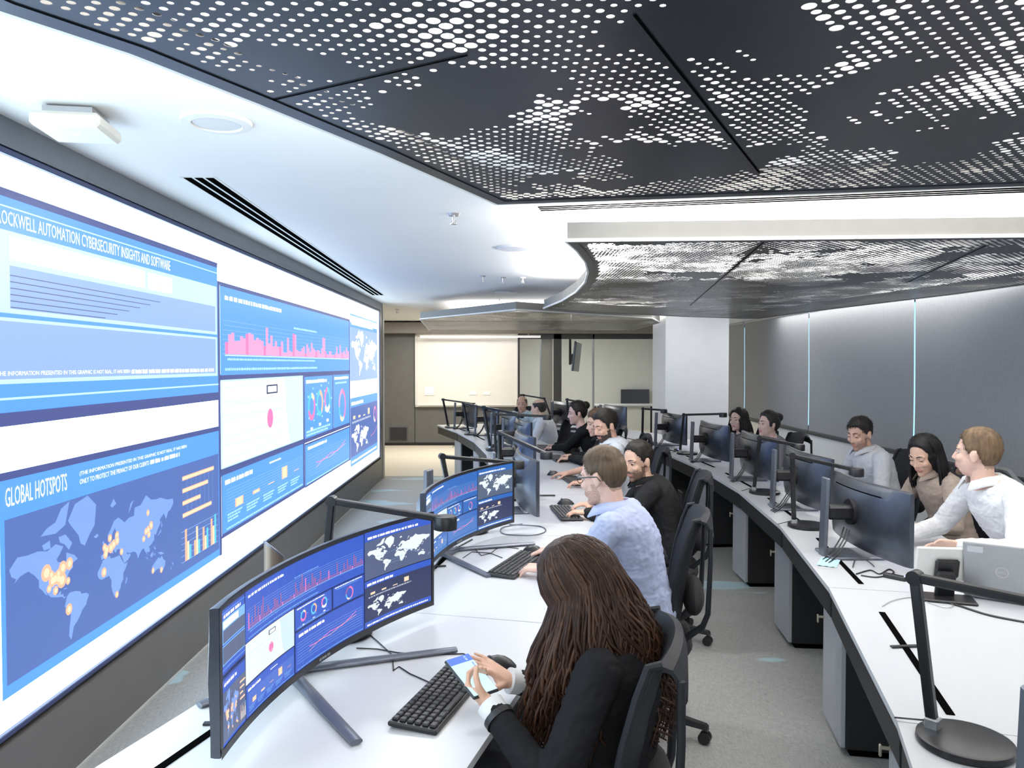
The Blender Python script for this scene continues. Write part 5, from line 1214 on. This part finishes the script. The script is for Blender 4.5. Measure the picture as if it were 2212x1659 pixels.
def person(label, head, yaw, pitch, pelvis, byaw, hands, top, skin=(0.60, 0.36, 0.26), hair=None, voxel=0.006, size=1.0, female=False, roll=0, sleeve=0.94, under=None, collar=True, beard=None, glasses=False,
           pants=(0.02, 0.02, 0.025), topname='shirt', cuff=None, lids=True, wr=0.006, headset=False, shoes=True, topmat=None, hunch=0.05):
    head = V(head); pelvis = V(pelvis); base = V((pelvis.x, pelvis.y, 0))
    e = empty('person', base, 0, label, 'person', None)
    Lc = lambda p: V(p) - base
    f = V((cos(byaw), sin(byaw), 0)); l = V((-sin(byaw), cos(byaw), 0)); up = V((0, 0, 1))
    hm = Matrix.Rotation(yaw, 3, 'Z') @ Matrix.Rotation(pitch, 3, 'Y') @ Matrix.Rotation(roll, 3, 'X')
    hc = Lc(head); hk = 0.97 if female else 1.0
    H = lambda p: hc + hm @ (V(p) * hk)
    hi = hm.inverted()
    Hp = Lc(pelvis); N = hc - hm @ V((0.035, 0, 0.118)) * 0.6 - (up * 0.118 + f * 0.03) * 0.4
    C = (Hp + N) / 2 - f * hunch + up * 0.03
    w = (0.88 if female else 1.0) * size
    prof = [(-0.10, .135, .10), (-0.03, .168, .125), (0.10, .172, .125), (0.28, .150, .108), (0.48, .152, .108), (0.66, .170, .118), (0.80, .178, .112), (0.90, .150, .092), (0.97, .085, .068), (1.03, .05, .05)]
    def torso(mb, gx, s0=-0.2, s1=1.2, infl=1.0):
        rings = []
        for s, a, b in prof:
            if s < s0 or s > s1: continue
            t = (bez(Hp, C, N, min(1, s + 0.02)) - bez(Hp, C, N, s - 0.02)).normalized(); dep = l.cross(t).normalized() * -1
            p = bez(Hp, C, N, s); fem = 0.010 * sin(max(0, min(1, (s - 0.5) / 0.3)) * pi) if female else 0
            rings.append([p + l * ((a * w + gx) * cos(q)) + dep * ((b * w * infl + gx + (fem if sin(q) > 0 else 0)) * sin(q)) for q in [2 * pi * k / 24 for k in range(24)]])
        mb.loft(rings)
    sh = bez(Hp, C, N, 0.87); SL, SR = sh + l * 0.172 * w, sh - l * 0.172 * w
    body = MB(); torso(body, -0.006)
    body.cap(N - up * 0.04, hc + hm @ V((-0.022, 0, -0.03)), 0.056 * (0.9 if female else 1), 0.050 * (0.88 if female else 1), 14)
    # head
    E = lambda c, r: body.ell(H(c), [x * hk for x in r], hm, 20, 14)
    E((-0.012, 0, 0.030), (0.098, 0.0765, 0.0945)); E((0.028, 0, -0.030), (0.066, 0.060, 0.082)); E((0.030, 0, -0.072), (0.054, 0.049, 0.042)); E((0.074, 0, -0.096), (0.020, 0.022, 0.018)); E((0.0, 0, -0.045), (0.06, 0.057, 0.05))
    Cc = lambda a, b, ra, rb: body.cap(H(a), H(b), ra * hk, rb * hk, 10)
    Cc((0.086, 0, 0.016), (0.106, 0, -0.026), 0.0075, 0.0105); Cc((0.096, -0.009, -0.030), (0.096, 0.009, -0.030), 0.008, 0.008)
    for s in (-1, 1):
        Cc((0.083, 0.014 * s, 0.031), (0.070, 0.047 * s, 0.029), 0.010, 0.009); E((0.062, 0.041 * s, -0.022), (0.026, 0.021, 0.022))
        E((-0.008, 0.077 * s, -0.006), (0.019, 0.009, 0.030)); E((-0.004, 0.080 * s, -0.026), (0.009, 0.006, 0.010)); E((-0.014, 0.083 * s, 0.008), (0.012, 0.005, 0.017))
    Cc((0.0875, -0.020, -0.056), (0.0875, 0.020, -0.056), 0.0065, 0.0065); Cc((0.0855, -0.016, -0.067), (0.0855, 0.016, -0.067), 0.0072, 0.0072)
    arms = {}
    for side, S in (('L', SL), ('R', SR)):
        spec = hands.get(side)
        if spec is None: spec = dict(pos=base + (S + f * 0.30 - up * 0.26 + l * (0.02 if side == 'L' else -0.02)), d=f, n=up, pose='typing')
        W = Lc(spec['pos']); out_ = l * (0.75 if side == 'L' else -0.75)
        hint = spec.get('hint', out_ - up * 0.8 - f * 0.25)
        El, W = ik(S, W, 0.285 * size, 0.255 * size, V(hint)); arms[side] = (S, El, W, spec)
        k = 0.88 if female else 1.0
        body.cap(S, El, 0.047 * k, 0.038 * k); body.cap(El, W, 0.039 * k, 0.025 * k)
        d = V(spec['d']); d = (d.normalized() * 0.8 + (W - El).normalized() * 0.2)
        hand(body, W, d, V(spec['n']), side == 'L', spec['pose'], k * size, spec.get('thumb'))
    legs = []
    for s in (1, -1):
        hp = Hp + l * (0.085 * s); kn = hp + f * 0.42 + l * (0.035 * s) + up * (-0.02); an = V((kn.x, kn.y, 0.085)) - f * 0.05; legs.append((hp, kn, an))
        body.cap(hp, kn, 0.078 * w, 0.054 * w); body.cap(kn, an, 0.052 * w, 0.034 * w); body.cap(an, an + f * 0.15 - up * 0.04, 0.036, 0.03)
    sm = skinmat('skin_%d_%d_%d' % tuple(int(x * 100) for x in skin), skin)
    lipc = skinmat('lip_%d' % int(skin[0] * 100), (skin[0] * 0.80, skin[1] * 0.58, skin[2] * 0.62))
    mats = [sm, lipc]; breg = None
    fd = hair.get('fade', 0) if hair else 0
    if beard: mats.append(mat('stubble_%s' % beard[0], beard[1], 0.8, nscale=200, namt=0.3)); breg = beard[0]
    if fd:
        hc_ = hair['color']; mats.append(mat('clipped_%d' % int(hc_[0] * 1000), tuple(0.40 * a + 0.52 * b for a, b in zip(hc_, skin)), 0.75, nscale=250, namt=0.25))
    fi = len(mats) - 1
    def region(c):
        q = hi @ (c - hc) / hk
        if abs(q.x) > 0.16 or abs(q.y) > 0.1 or q.z < -0.15 or q.z > 0.14: return 0
        if q.x > 0.082 and abs(q.y) < 0.025 and -0.073 < q.z < -0.051: return 1
        if fd and q.x < 0.045 and q.z < fd + 0.075 and abs(q.y) < 0.083:
            lo = -0.062 if q.x < -0.05 else (0.022 if q.x > -0.02 else 0.022 - 0.084 * (-0.02 - q.x) / 0.03)
            if q.z > lo + 0.006 * noise.noise(V((q.x * 80, q.y * 80, q.z * 80))): return fi
        if breg and q.z > -0.125:
            edge = 0.004 * noise.noise(V((q.x * 90, q.y * 90, q.z * 90)))
            if breg == 'goatee':
                if q.x > 0.055 and abs(q.y) < 0.032 and q.z < -0.076 + edge: return 2
            else:
                lim = -0.048 + edge if q.x > 0.035 else (-0.02 + edge if q.x > 0.004 else -9)
                if q.z < lim and q.x > 0.004 and not (q.x > 0.082 and abs(q.y) < 0.02 and -0.073 < q.z < -0.052): return 2
                if q.x > 0.08 and abs(q.y) < 0.034 and -0.053 < q.z < -0.040 + edge: return 2
        return 0
    skinned(body, 'body', mats, e, voxel, 3, region=region)
    # eyes and brows
    hcol = hair.get('color', (0.03, 0.02, 0.015)) if hair else (0.03, 0.02, 0.015)
    hmat = mat('hair_%d_%d_%d' % tuple(int(x * 1000) for x in hcol), hcol, 0.5, spec=0.25, nscale=70, namt=0.35, stretch=(1, 1, 0.12))
    for s in (-1, 1):
        ey = MB(); ey.ell(H((0.0705, 0.0315 * s, 0.010)), [0.0135 * hk] * 3, hm, 14, 10, 0); ey.ell(H((0.0800, 0.0320 * s, 0.0095)), [0.0050 * hk, 0.0078 * hk, 0.0078 * hk], hm, 12, 8, 1)
        ey.tube([H((0.0785, (0.0315 + 0.0135 * q) * s, 0.0165 - 0.004 * q * q)) for q in (-1, -0.5, 0, 0.5, 1)], 0.0044 * hk, 8, mi=2)
        ey.tube([H((0.0800, (0.0315 + 0.0130 * q) * s, 0.0132 - 0.004 * q * q)) for q in (-1, -0.5, 0, 0.5, 1)], 0.0014 * hk, 6, mi=1)
        ey.tube([H((0.0775, (0.0315 + 0.0125 * q) * s, 0.0025 + 0.003 * q * q)) for q in (-1, -0.5, 0, 0.5, 1)], 0.0036 * hk, 8, mi=2)
        if pitch > 0.25: ey.ell(H((0.0712, 0.0315 * s, 0.0128)), [0.0146 * hk] * 3, hm, 14, 10, 2); ey.tube([H((0.0835, (0.0315 + 0.0125 * q) * s, 0.0035 + 0.001 * q * q)) for q in (-1, -0.5, 0, 0.5, 1)], 0.0013 * hk, 6, mi=1)
        ey.build('eye', [mat('eye_white', (0.50, 0.47, 0.46), 0.35), mat('iris_brown', (0.03, 0.018, 0.012), 0.15), sm], e)  # eye white darkened in its colour for the shade over the eyes
    eb = MB()
    for s in (-1, 1): eb.tube([H(p) for p in ((0.0905, 0.013 * s, 0.0325), (0.0870, 0.027 * s, 0.0375), (0.0735, 0.048 * s, 0.0345))], [0.0038, 0.0042, 0.002], 8, flat=0.8)
    eb.build('eyebrows', hmat, e)
    # clothes
    tm = topmat or mat('cloth_%s_%d_%d_%d' % (topname, *[int(x * 100) for x in top]), top, 0.85, spec=0.2, nscale=60, namt=0.04)
    sht = MB(); torso(sht, 0.012, -0.03, 0.98, 1.03)
    for side in ('L', 'R'):
        S, El, W, spec = arms[side]; k = 0.92 if female else 1.0
        sht.ell(S - up * 0.005, (0.066 * k, 0.066 * k, 0.06 * k)); 
        if sleeve > 0:
            sht.cap(S, El, 0.064 * k, 0.053 * k, 14); en = El.lerp(W, sleeve); sht.cap(El, en, 0.053 * k, 0.038 * k, 14)
        else: sht.cap(S, S.lerp(El, 0.75), 0.064 * k, 0.060 * k, 14)
    skinned(sht, topname, tm, e, max(voxel, 0.0055), 2, wr, 17, seed=head.x * 7, stretch=(1, 1, 1.5))
    if collar:
        cl = MB(); rings = []; cen = N - up * 0.012; nq = 30
        for rr, hh, dp in ((0.072, -0.016, 0.0), (0.062, 0.026, 0.02), (0.066, 0.032, 0.022), (0.086, -0.006, 0.03), (0.083, -0.012, 0.03)):
            ring = []
            for k_ in range(nq + 1):
                q = pi / 2 + radians(24) + (2 * pi - radians(48)) * k_ / nq; fr_ = max(0, sin(q)) ** 2
                ring.append(cen + l * (rr * w * cos(q)) + f * (rr * 1.02 * sin(q) + dp * fr_) + up * (hh - (0.012 + dp) * fr_ + 0.008 * max(0, -sin(q))))
            rings.append(ring)
        cl.loft(rings, cap=False, close=False); cl.build('collar', tm, e, sharp=2.5); cl = None
    if under:
        un = MB(); rings = []
        for s, hw in ((0.98, 0.05), (0.90, 0.06), (0.80, 0.062), (0.66, 0.05), (0.5, 0.035)):
            t = (bez(Hp, C, N, min(1, s + 0.02)) - bez(Hp, C, N, s - 0.02)).normalized(); dep = l.cross(t).normalized() * -1; p = bez(Hp, C, N, s)
            b = [x for x in prof if abs(x[0] - s) < 0.09][0][2] * w * 1.03 + 0.020
            rings.append([p + dep * (b * (1 - (a / 0.2) ** 2 * 0.3)) + l * a for a in (-hw, -hw / 2, 0, hw / 2, hw)] + [p + dep * (b - 0.02) + l * a for a in (hw, hw / 2, 0, -hw / 2, -hw)])
        un.loft(rings); un.build('inner_top', mat('cloth_under_%d' % int(under[0] * 100), under, 0.8, nscale=50, namt=0.05), e)
    if cuff:
        for side in ('L', 'R'):
            S, El, W, spec = arms[side]; a = El.lerp(W, sleeve - 0.02); b = El.lerp(W, min(1.06, sleeve + 0.13))
            MB().tube([a, a.lerp(b, 0.5), b], [0.034, 0.035, 0.036], 18, cap=True).build('cuff', mat('white_cotton', cuff, 0.85, nscale=60, namt=0.02), e)
    pt = MB(); torso(pt, 0.008, -0.2, 0.12)
    for hp, kn, an in legs: pt.cap(hp, kn, 0.088 * w, 0.064 * w); pt.cap(kn, an + up * 0.01, 0.063 * w, 0.050 * w)
    skinned(pt, 'trousers', mat('cloth_trousers_%d_%d' % (int(pants[0] * 1000), int(pants[2] * 1000)), pants, 0.85, nscale=60, namt=0.08), e, max(voxel, 0.008), 2)
    if shoes:
        for hp, kn, an in legs:
            MB().cap(an - up * 0.035 - f * 0.03, an + f * 0.17 - up * 0.045, 0.045, 0.036, 14, flat=0.85).build('shoe', M_BLACK, e)
    if glasses:
        g = MB()
        for s in (-1, 1):
            g.tube([H((0.098 - 0.10 * abs(q) ** 2 if False else 0.094, s * (0.034 + 0.024 * cos(a)), 0.008 + 0.018 * sin(a))) for a in [2 * pi * k / 18 for k in range(19)] for q in (0,)], 0.0016, 6)
            g.tube([H((0.094, s * 0.058, 0.014)), H((0.086, s * 0.079, 0.014)), H((0.02, s * 0.086, 0.013)), H((-0.018, s * 0.087, 0.008)), H((-0.03, s * 0.085, -0.012))], 0.0024, 6)
        g.tube([H((0.094, -0.012, 0.012)), H((0.099, 0, 0.015)), H((0.094, 0.012, 0.012))], 0.0018, 6)
        g.build('glasses', M_BLACK, e)
    # hair
    if hair:
        k = hair['style']; hb = MB()
        if k == 'short':
            short_hair(hb, H, hair.get('thick', 0.008), hair.get('top', 0.012), hair.get('front', 0.078), hair.get('rough', 0.005), head.x * 3, hair.get('bald', 0), hair.get('sideburn', 0.012), fade=hair.get('fade', 0)); bristles(hb, H, hm, 5200 if voxel < 0.0055 else (3000 if voxel < 0.007 else 1200), hair.get('tips', 0.010 + hair.get('thick', 0.008) + 0.5 * hair.get('top', 0.012)) if not hair.get('bald') else 0.006, hair.get('front', 0.078), hair.get('sideburn', 0.012), hair.get('fade', 0), hair.get('bald', 0), int(head.x * 100)); hb.build('hair', hmat, e, sharp=3)
        else:
            short_hair(hb, H, 0.014, 0.010, hair.get('front', 0.086), 0.004, head.x * 3, 0, 0.03)
            if k == 'bun': hb.ell(H((-0.105, 0, 0.075)), (0.05, 0.05, 0.045), hm); hb.ell(H((-0.02, 0, 0.09)), (0.085, 0.075, 0.055), hm)
            if k == 'long':
                dr = V(hair.get('drape', (0, 0, 0)))
                for q in hair.get('mass', ()): hb.cap(H(q[0]), Lc(q[1]) if q[4] else H(q[1]), q[2], q[3], 14)
                base_ = skinned(hb, 'hair', hmat, e, max(voxel, 0.006), 4, 0.006, 30, stretch=(1, 1, 0.2))
                st = long_hair(H, hc, hm @ V((1, 0, 0)), hm @ V((0, 1, 0)), dr, hair.get('length', 0.3), hair.get('n', 120), hair.get('seed', 3), hair.get('wave', 0.012), hair.get('out', 0.03), hair.get('fr', 50), hair.get('thick', 0.0065), hair.get('over', 0.0), mis=(0, 0, 1) if hair.get('light') else (0,))
                st.build('hair_strands', [hmat, mat('hair_highlight_%d' % int(hair['light'][0] * 1000), hair['light'], 0.45, spec=0.3, nscale=60, namt=0.3)] if hair.get('light') else hmat, base_, sharp=3)
            else: hb.build('hair', hmat, e, sharp=3)
    e['_arms'] = 1; del e['_arms']
    return e, arms, base
# ------------------------------------------------------------------ the people and their chairs
A = lambda x, y: atan2(y, x)
UPV = V((0, 0, 1))
DK = (0.012, 0.012, 0.014)
def W3(px, py, z): return Pz(px, py, z)
# woman with the phone, nearest
h1 = V((0.200, 1.985, 1.108))
lw = V((-0.030, 1.895, 0.840)); rw = V((0.022, 2.150, 0.80))
ph_c = V((-0.085, 1.962, 0.892))
phx = (Pz(975, 1412, 0.925) - Pz(1050, 1505, 0.872)).normalized()
P1, arms1, b1 = person('woman with long wavy brown hair and black blazer holding a phone', h1, A(-0.94, 0.30), radians(34), (0.265, 1.94, 0.55), A(-0.94, 0.32),
    dict(L=dict(pos=lw, d=V((-0.55, 0.42, 0.22)), n=V((-0.30, -0.60, -0.75)), pose='grip', hint=V((0.2, -0.7, -0.8)), thumb=((0.5, 0.75, -0.2), (0.75, 0.45, -0.6), (0.6, -0.1, -0.8))),
         R=dict(pos=rw, d=V((-0.80, 0.02, 0.60)), n=V((0.50, -0.15, 0.85)), pose='hover')),
    (0.010, 0.010, 0.012), (0.66, 0.40, 0.29), dict(style='long', color=(0.030, 0.013, 0.008), length=0.40, n=1100, seed=5, light=(0.055, 0.024, 0.013), wave=0.045, out=0.045, fr=44, thick=0.0050, drape=(0.20, -0.06, 0), front=0.09, over=0.16,
        mass=[((-0.03, 0, 0.01), (0.335, 1.945, 0.93), 0.080, 0.075, True), ((-0.03, -0.02, 0.0), (0.33, 2.03, 0.95), 0.07, 0.05, True)]),
    voxel=0.005, female=True, topname='blazer', cuff=(0.72, 0.72, 0.72), sleeve=0.90, wr=0.007, collar=False, hunch=0.05)
# wrist watch and phone
S_, El_, W_, sp_ = arms1['L']
wb = El_.lerp(W_, 0.86); wd = (W_ - El_).normalized()
MB().tube([wb - wd * 0.008, wb + wd * 0.008], 0.040, 20).build('watch_strap', M_BLACK, P1)
e = empty('smartphone', ph_c, 0, 'lit smartphone with a blue and pale screen held by the woman', 'phone')
# phone: long axis, screen turned up towards her face and the camera
zx = phx; nn = (V((0.15, -0.35, 0.9)) - zx * zx.dot(V((0.15, -0.35, 0.9)))).normalized(); rp = axes(zx, nn)
MB().box((0, 0, 0), (0.160, 0.076, 0.009), rot=rp, bev=0.004).build('case', M_BLACK, e)
so = Draw(lambda u, v, o: tuple(rp @ V((u, v, 0.0046 + o)))); so.rect(-0.075, -0.034, 0.075, 0.034, emis('phone_pale', (0.62, 0.90, 1.0), 0.95)); so.build('screen', e)
so = Draw(lambda u, v, o: tuple(rp @ V((u, v, 0.0050 + o)))); so.rect(0.048, -0.034, 0.075, 0.034, emis('phone_blue', (0.10, 0.22, 0.85), 0.95), 0.0012); so.words(0.052, -0.02, 0.07, 0.006, emis('phone_cyan', (0.5, 0.7, 1.0), 1.0), 3, 0.0018); so.words(0.02, -0.028, 0.04, 0.005, emis('phone_blue', (0.1, 0.2, 0.85), 1.0), 3, 0.0018); so.build('app_header', e)
# man with glasses
P2, a2, b2 = person('man with short brown hair, glasses and pale blue shirt typing', (0.425, 3.25, 1.218), A(-0.82, 0.57), radians(12), (0.63, 3.38, 0.56), A(-0.93, 0.36),
    dict(L=dict(pos=W3(1178, 1228, 0.785), d=V((-0.95, 0.25, -0.05)), n=UPV + V((0.1, -0.2, 0)), pose='typing'), R=dict(pos=W3(1205, 1188, 0.785), d=V((-0.98, 0.1, -0.05)), n=UPV, pose='mouse')),
    (0.43, 0.475, 0.66), (0.66, 0.43, 0.35), dict(style='short', color=(0.088, 0.060, 0.037), thick=0.0045, top=0.009, front=0.080, rough=0.003, sideburn=0.0, fade=0.055, tips=0.015), voxel=0.005, glasses=True, beard=('stubble', (0.50, 0.315, 0.25)), wr=0.009, pants=(0.03, 0.035, 0.06), sleeve=0.93)
# man in black shirt
person('dark haired man with short beard and black shirt, leaning over a keyboard', (0.845, 4.78, 1.090), A(-0.80, -0.52), radians(14), (1.04, 4.70, 0.55), A(-0.98, 0.10),
    dict(L=dict(pos=W3(1268, 1107, 0.785), d=V((-1, 0.05, -0.05)), n=UPV, pose='typing'), R=dict(pos=W3(1282, 1090, 0.785), d=V((-1, 0.1, -0.05)), n=UPV, pose='mouse')),
    (0.012, 0.012, 0.013), (0.66, 0.41, 0.30), dict(style='short', color=(0.018, 0.014, 0.012), thick=0.003, top=0.010, front=0.088), voxel=0.006, beard=('short_beard', (0.19, 0.115, 0.08)), wr=0.007)
# bearded man in white
person('bearded man in white shirt looking down, fourth in the left row', (0.80, 5.98, 1.215), A(-0.86, -0.42), radians(20), (1.02, 6.02, 0.56), A(-0.98, 0.12),
    dict(L=dict(pos=W3(1262, 1042, 0.785), d=V((-1, 0.05, -0.05)), n=UPV, pose='typing'), R=dict(pos=W3(1228, 1022, 0.785), d=V((-1, 0.1, -0.05)), n=UPV, pose='mouse')),
    (0.70, 0.72, 0.76), (0.62, 0.37, 0.27), dict(style='short', color=(0.015, 0.012, 0.010), thick=0.004, top=0.014, front=0.075, sideburn=0.03), voxel=0.0065, beard=('full_beard', (0.04, 0.026, 0.02)), sleeve=0)
person('man with brown hair in dark clothes, mostly hidden behind the bearded man', (0.885, 7.22, 1.14), A(-0.95, -0.2), radians(12), (1.10, 7.20, 0.55), A(-0.98, 0.14),
    dict(L=dict(pos=W3(1232, 990, 0.785), d=V((-1, 0.05, -0.05)), n=UPV, pose='typing'), R=dict(pos=W3(1236, 984, 0.785), d=V((-1, 0.1, -0.05)), n=UPV, pose='typing')),
    (0.014, 0.014, 0.018), (0.66, 0.42, 0.32), dict(style='short', color=(0.09, 0.05, 0.03), thick=0.005, top=0.018, front=0.07), voxel=0.008)
person('dark haired woman in black top behind the bearded man in the left row', (0.785, 8.15, 1.175), A(-0.98, -0.1), radians(8), (1.02, 8.15, 0.54), A(-0.98, 0.16),
    dict(L=dict(pos=W3(1196, 967, 0.785), d=V((-1, 0.05, -0.05)), n=UPV, pose='typing'), R=dict(pos=W3(1200, 962, 0.785), d=V((-1, 0.1, -0.05)), n=UPV, pose='typing')),
    (0.010, 0.010, 0.011), (0.70, 0.46, 0.38), dict(style='bun', color=(0.016, 0.012, 0.010), front=0.082), voxel=0.008, female=True, collar=False, topname='jumper')
person('balding man in white shirt facing away, far in the left row', (0.452, 9.95, 1.12), A(-0.9, 0.42), radians(5), (0.62, 9.90, 0.53), A(-0.95, 0.2), {},
    (0.70, 0.71, 0.74), (0.68, 0.44, 0.33), dict(style='short', color=(0.04, 0.034, 0.03), thick=0.004, top=0.0, front=0.06, bald=1), voxel=0.009)
person('smiling bald man in pale blue shirt facing the camera, far left row', (0.275, 11.45, 1.10), A(-0.25, -1.0), radians(4), (0.30, 11.66, 0.53), A(-0.6, -0.8), {},
    (0.50, 0.62, 0.66), (0.62, 0.38, 0.28), dict(style='short', color=(0.12, 0.10, 0.09), thick=0.002, top=0.0, front=0.07, bald=1, rough=0.002), voxel=0.009)
# right row
person('man with short fair hair and goatee in white shirt, by the silver laptop', (2.365, 3.78, 1.25), A(-0.66, 0.75), radians(-2), (2.66, 3.66, 0.56), A(-0.98, -0.02),
    dict(L=dict(pos=W3(2070, 1180, 0.865), d=V((-0.95, 0.1, 0.02)), n=V((0.2, 0.75, 0.5)), pose='open', thumb=((0.35, 0.9, 0.25), (0.5, 0.8, 0.3), (0.5, 0.75, 0.3))), R=dict(pos=V((2.12, 3.98, 0.80)), d=V((-1, -0.1, 0)), n=UPV, pose='flat')),
    (0.76, 0.76, 0.76), (0.70, 0.46, 0.36), dict(style='short', color=(0.13, 0.083, 0.047), thick=0.0045, top=0.012, front=0.078, rough=0.004, fade=0.058, tips=0.018), voxel=0.005, beard=('goatee', (0.10, 0.055, 0.03)), wr=0.010, under=(0.10, 0.11, 0.12))
person('woman with straight black hair and beige blazer looking down', (2.645, 4.76, 1.125), A(-0.90, -0.42), radians(24), (2.86, 4.78, 0.54), A(-0.98, -0.1), {},
    (0.33, 0.265, 0.225), (0.66, 0.42, 0.31), dict(style='long', color=(0.008, 0.007, 0.008), length=0.24, n=340, seed=9, wave=0.004, out=0.015, fr=80, thick=0.0055, drape=(0.18, 0.03, 0), front=0.088, mass=[((-0.03, 0, 0.01), (-0.07, 0, -0.17), 0.085, 0.06, False), ((0.0, -0.05, 0.01), (-0.03, -0.07, -0.16), 0.05, 0.03, False), ((0.0, 0.05, 0.01), (-0.03, 0.07, -0.14), 0.05, 0.03, False)]),
    voxel=0.006, female=True, topname='blazer', collar=True, under=(0.012, 0.012, 0.014), wr=0.008)
person('man with short dark hair in pale grey shirt looking down', (2.715, 5.78, 1.170), A(-0.88, -0.45), radians(18), (2.93, 5.80, 0.55), A(-0.98, -0.06), {},
    (0.56, 0.57, 0.60), (0.60, 0.37, 0.28), dict(style='short', color=(0.016, 0.014, 0.013), thick=0.0045, top=0.010, front=0.072, fade=0.02), voxel=0.006, beard=('shadow', (0.36, 0.22, 0.17)), wr=0.008)
person('woman with long dark hair in patterned top, smiling sideways near the white column', (2.545, 8.25, 1.095), A(-0.80, -0.55), radians(2), (2.70, 8.28, 0.54), A(-0.98, 0.05), {},
    (0.10, 0.085, 0.08), (0.70, 0.48, 0.40), dict(style='long', color=(0.014, 0.010, 0.009), length=0.34, n=160, seed=13, wave=0.010, out=0.03, fr=60, thick=0.008, drape=(0.12, 0.0, 0), front=0.085, mass=[((-0.03, 0, 0.01), (-0.09, 0, -0.24), 0.09, 0.07, False), ((0.0, 0.05, 0.0), (-0.04, 0.08, -0.22), 0.055, 0.04, False), ((0.0, -0.05, 0.0), (-0.04, -0.08, -0.22), 0.055, 0.04, False)]),
    voxel=0.008, female=True, collar=False, topname='blouse', topmat=mat('leopard_print', (0.12, 0.10, 0.09), 0.8, nscale=60, namt=0.9))
person('older woman with short dark hair peering over the third monitor of the right row', (2.50, 7.18, 1.13), A(-0.97, -0.25), radians(-2), (2.66, 7.25, 0.54), A(-0.98, 0.03), {},
    (0.16, 0.16, 0.18), (0.62, 0.42, 0.36), dict(style='bun', color=(0.022, 0.020, 0.021), front=0.088), voxel=0.008, female=True, collar=False, topname='cardigan')
# chairs
def chair_at(x, y, a, label): return office_chair(x, y, a, label)
proto = office_chair(0.15, 1.935, A(-0.985, 0.19), 'black office chair of the woman with the phone, nearest the camera')
for x, y, a, lab in ((0.645, 3.52, A(-0.97, 0.18), 'black office chair under the man with glasses, its wheels in the aisle'), (0.98, 4.72, A(-0.96, 0.2), 'black office chair behind the man in the black shirt'),
                     (1.02, 6.1, A(-0.98, 0.1), 'black office chair behind the bearded man in white'), (1.10, 7.25, A(-0.98, 0.14), 'black office chair of the hidden man with brown hair'), (1.02, 8.2, A(-0.98, 0.16), 'black office chair of the dark haired woman in black'),
                     (0.60, 9.62, A(-0.9, 0.3), 'dark office chair behind the balding man in white'), (0.29, 11.74, A(-0.4, -0.9), 'office chair of the smiling man at the far end'), (2.70, 3.66, A(-1, 0), 'black office chair of the man in white, nearest of the right row'),
                     (2.84, 4.80, A(-0.97, -0.2), 'black office chair behind the woman in the beige blazer'), (2.93, 5.82, A(-1, -0.05), 'black office chair behind the man in the pale grey shirt'),
                     (2.64, 8.30, A(-0.98, 0.05), 'black office chair of the woman with long dark hair'), (2.60, 7.32, A(-0.98, 0.03), 'black office chair whose back stands against the white low window wall')):
    dup(proto, (x, y, 0), a, lab)
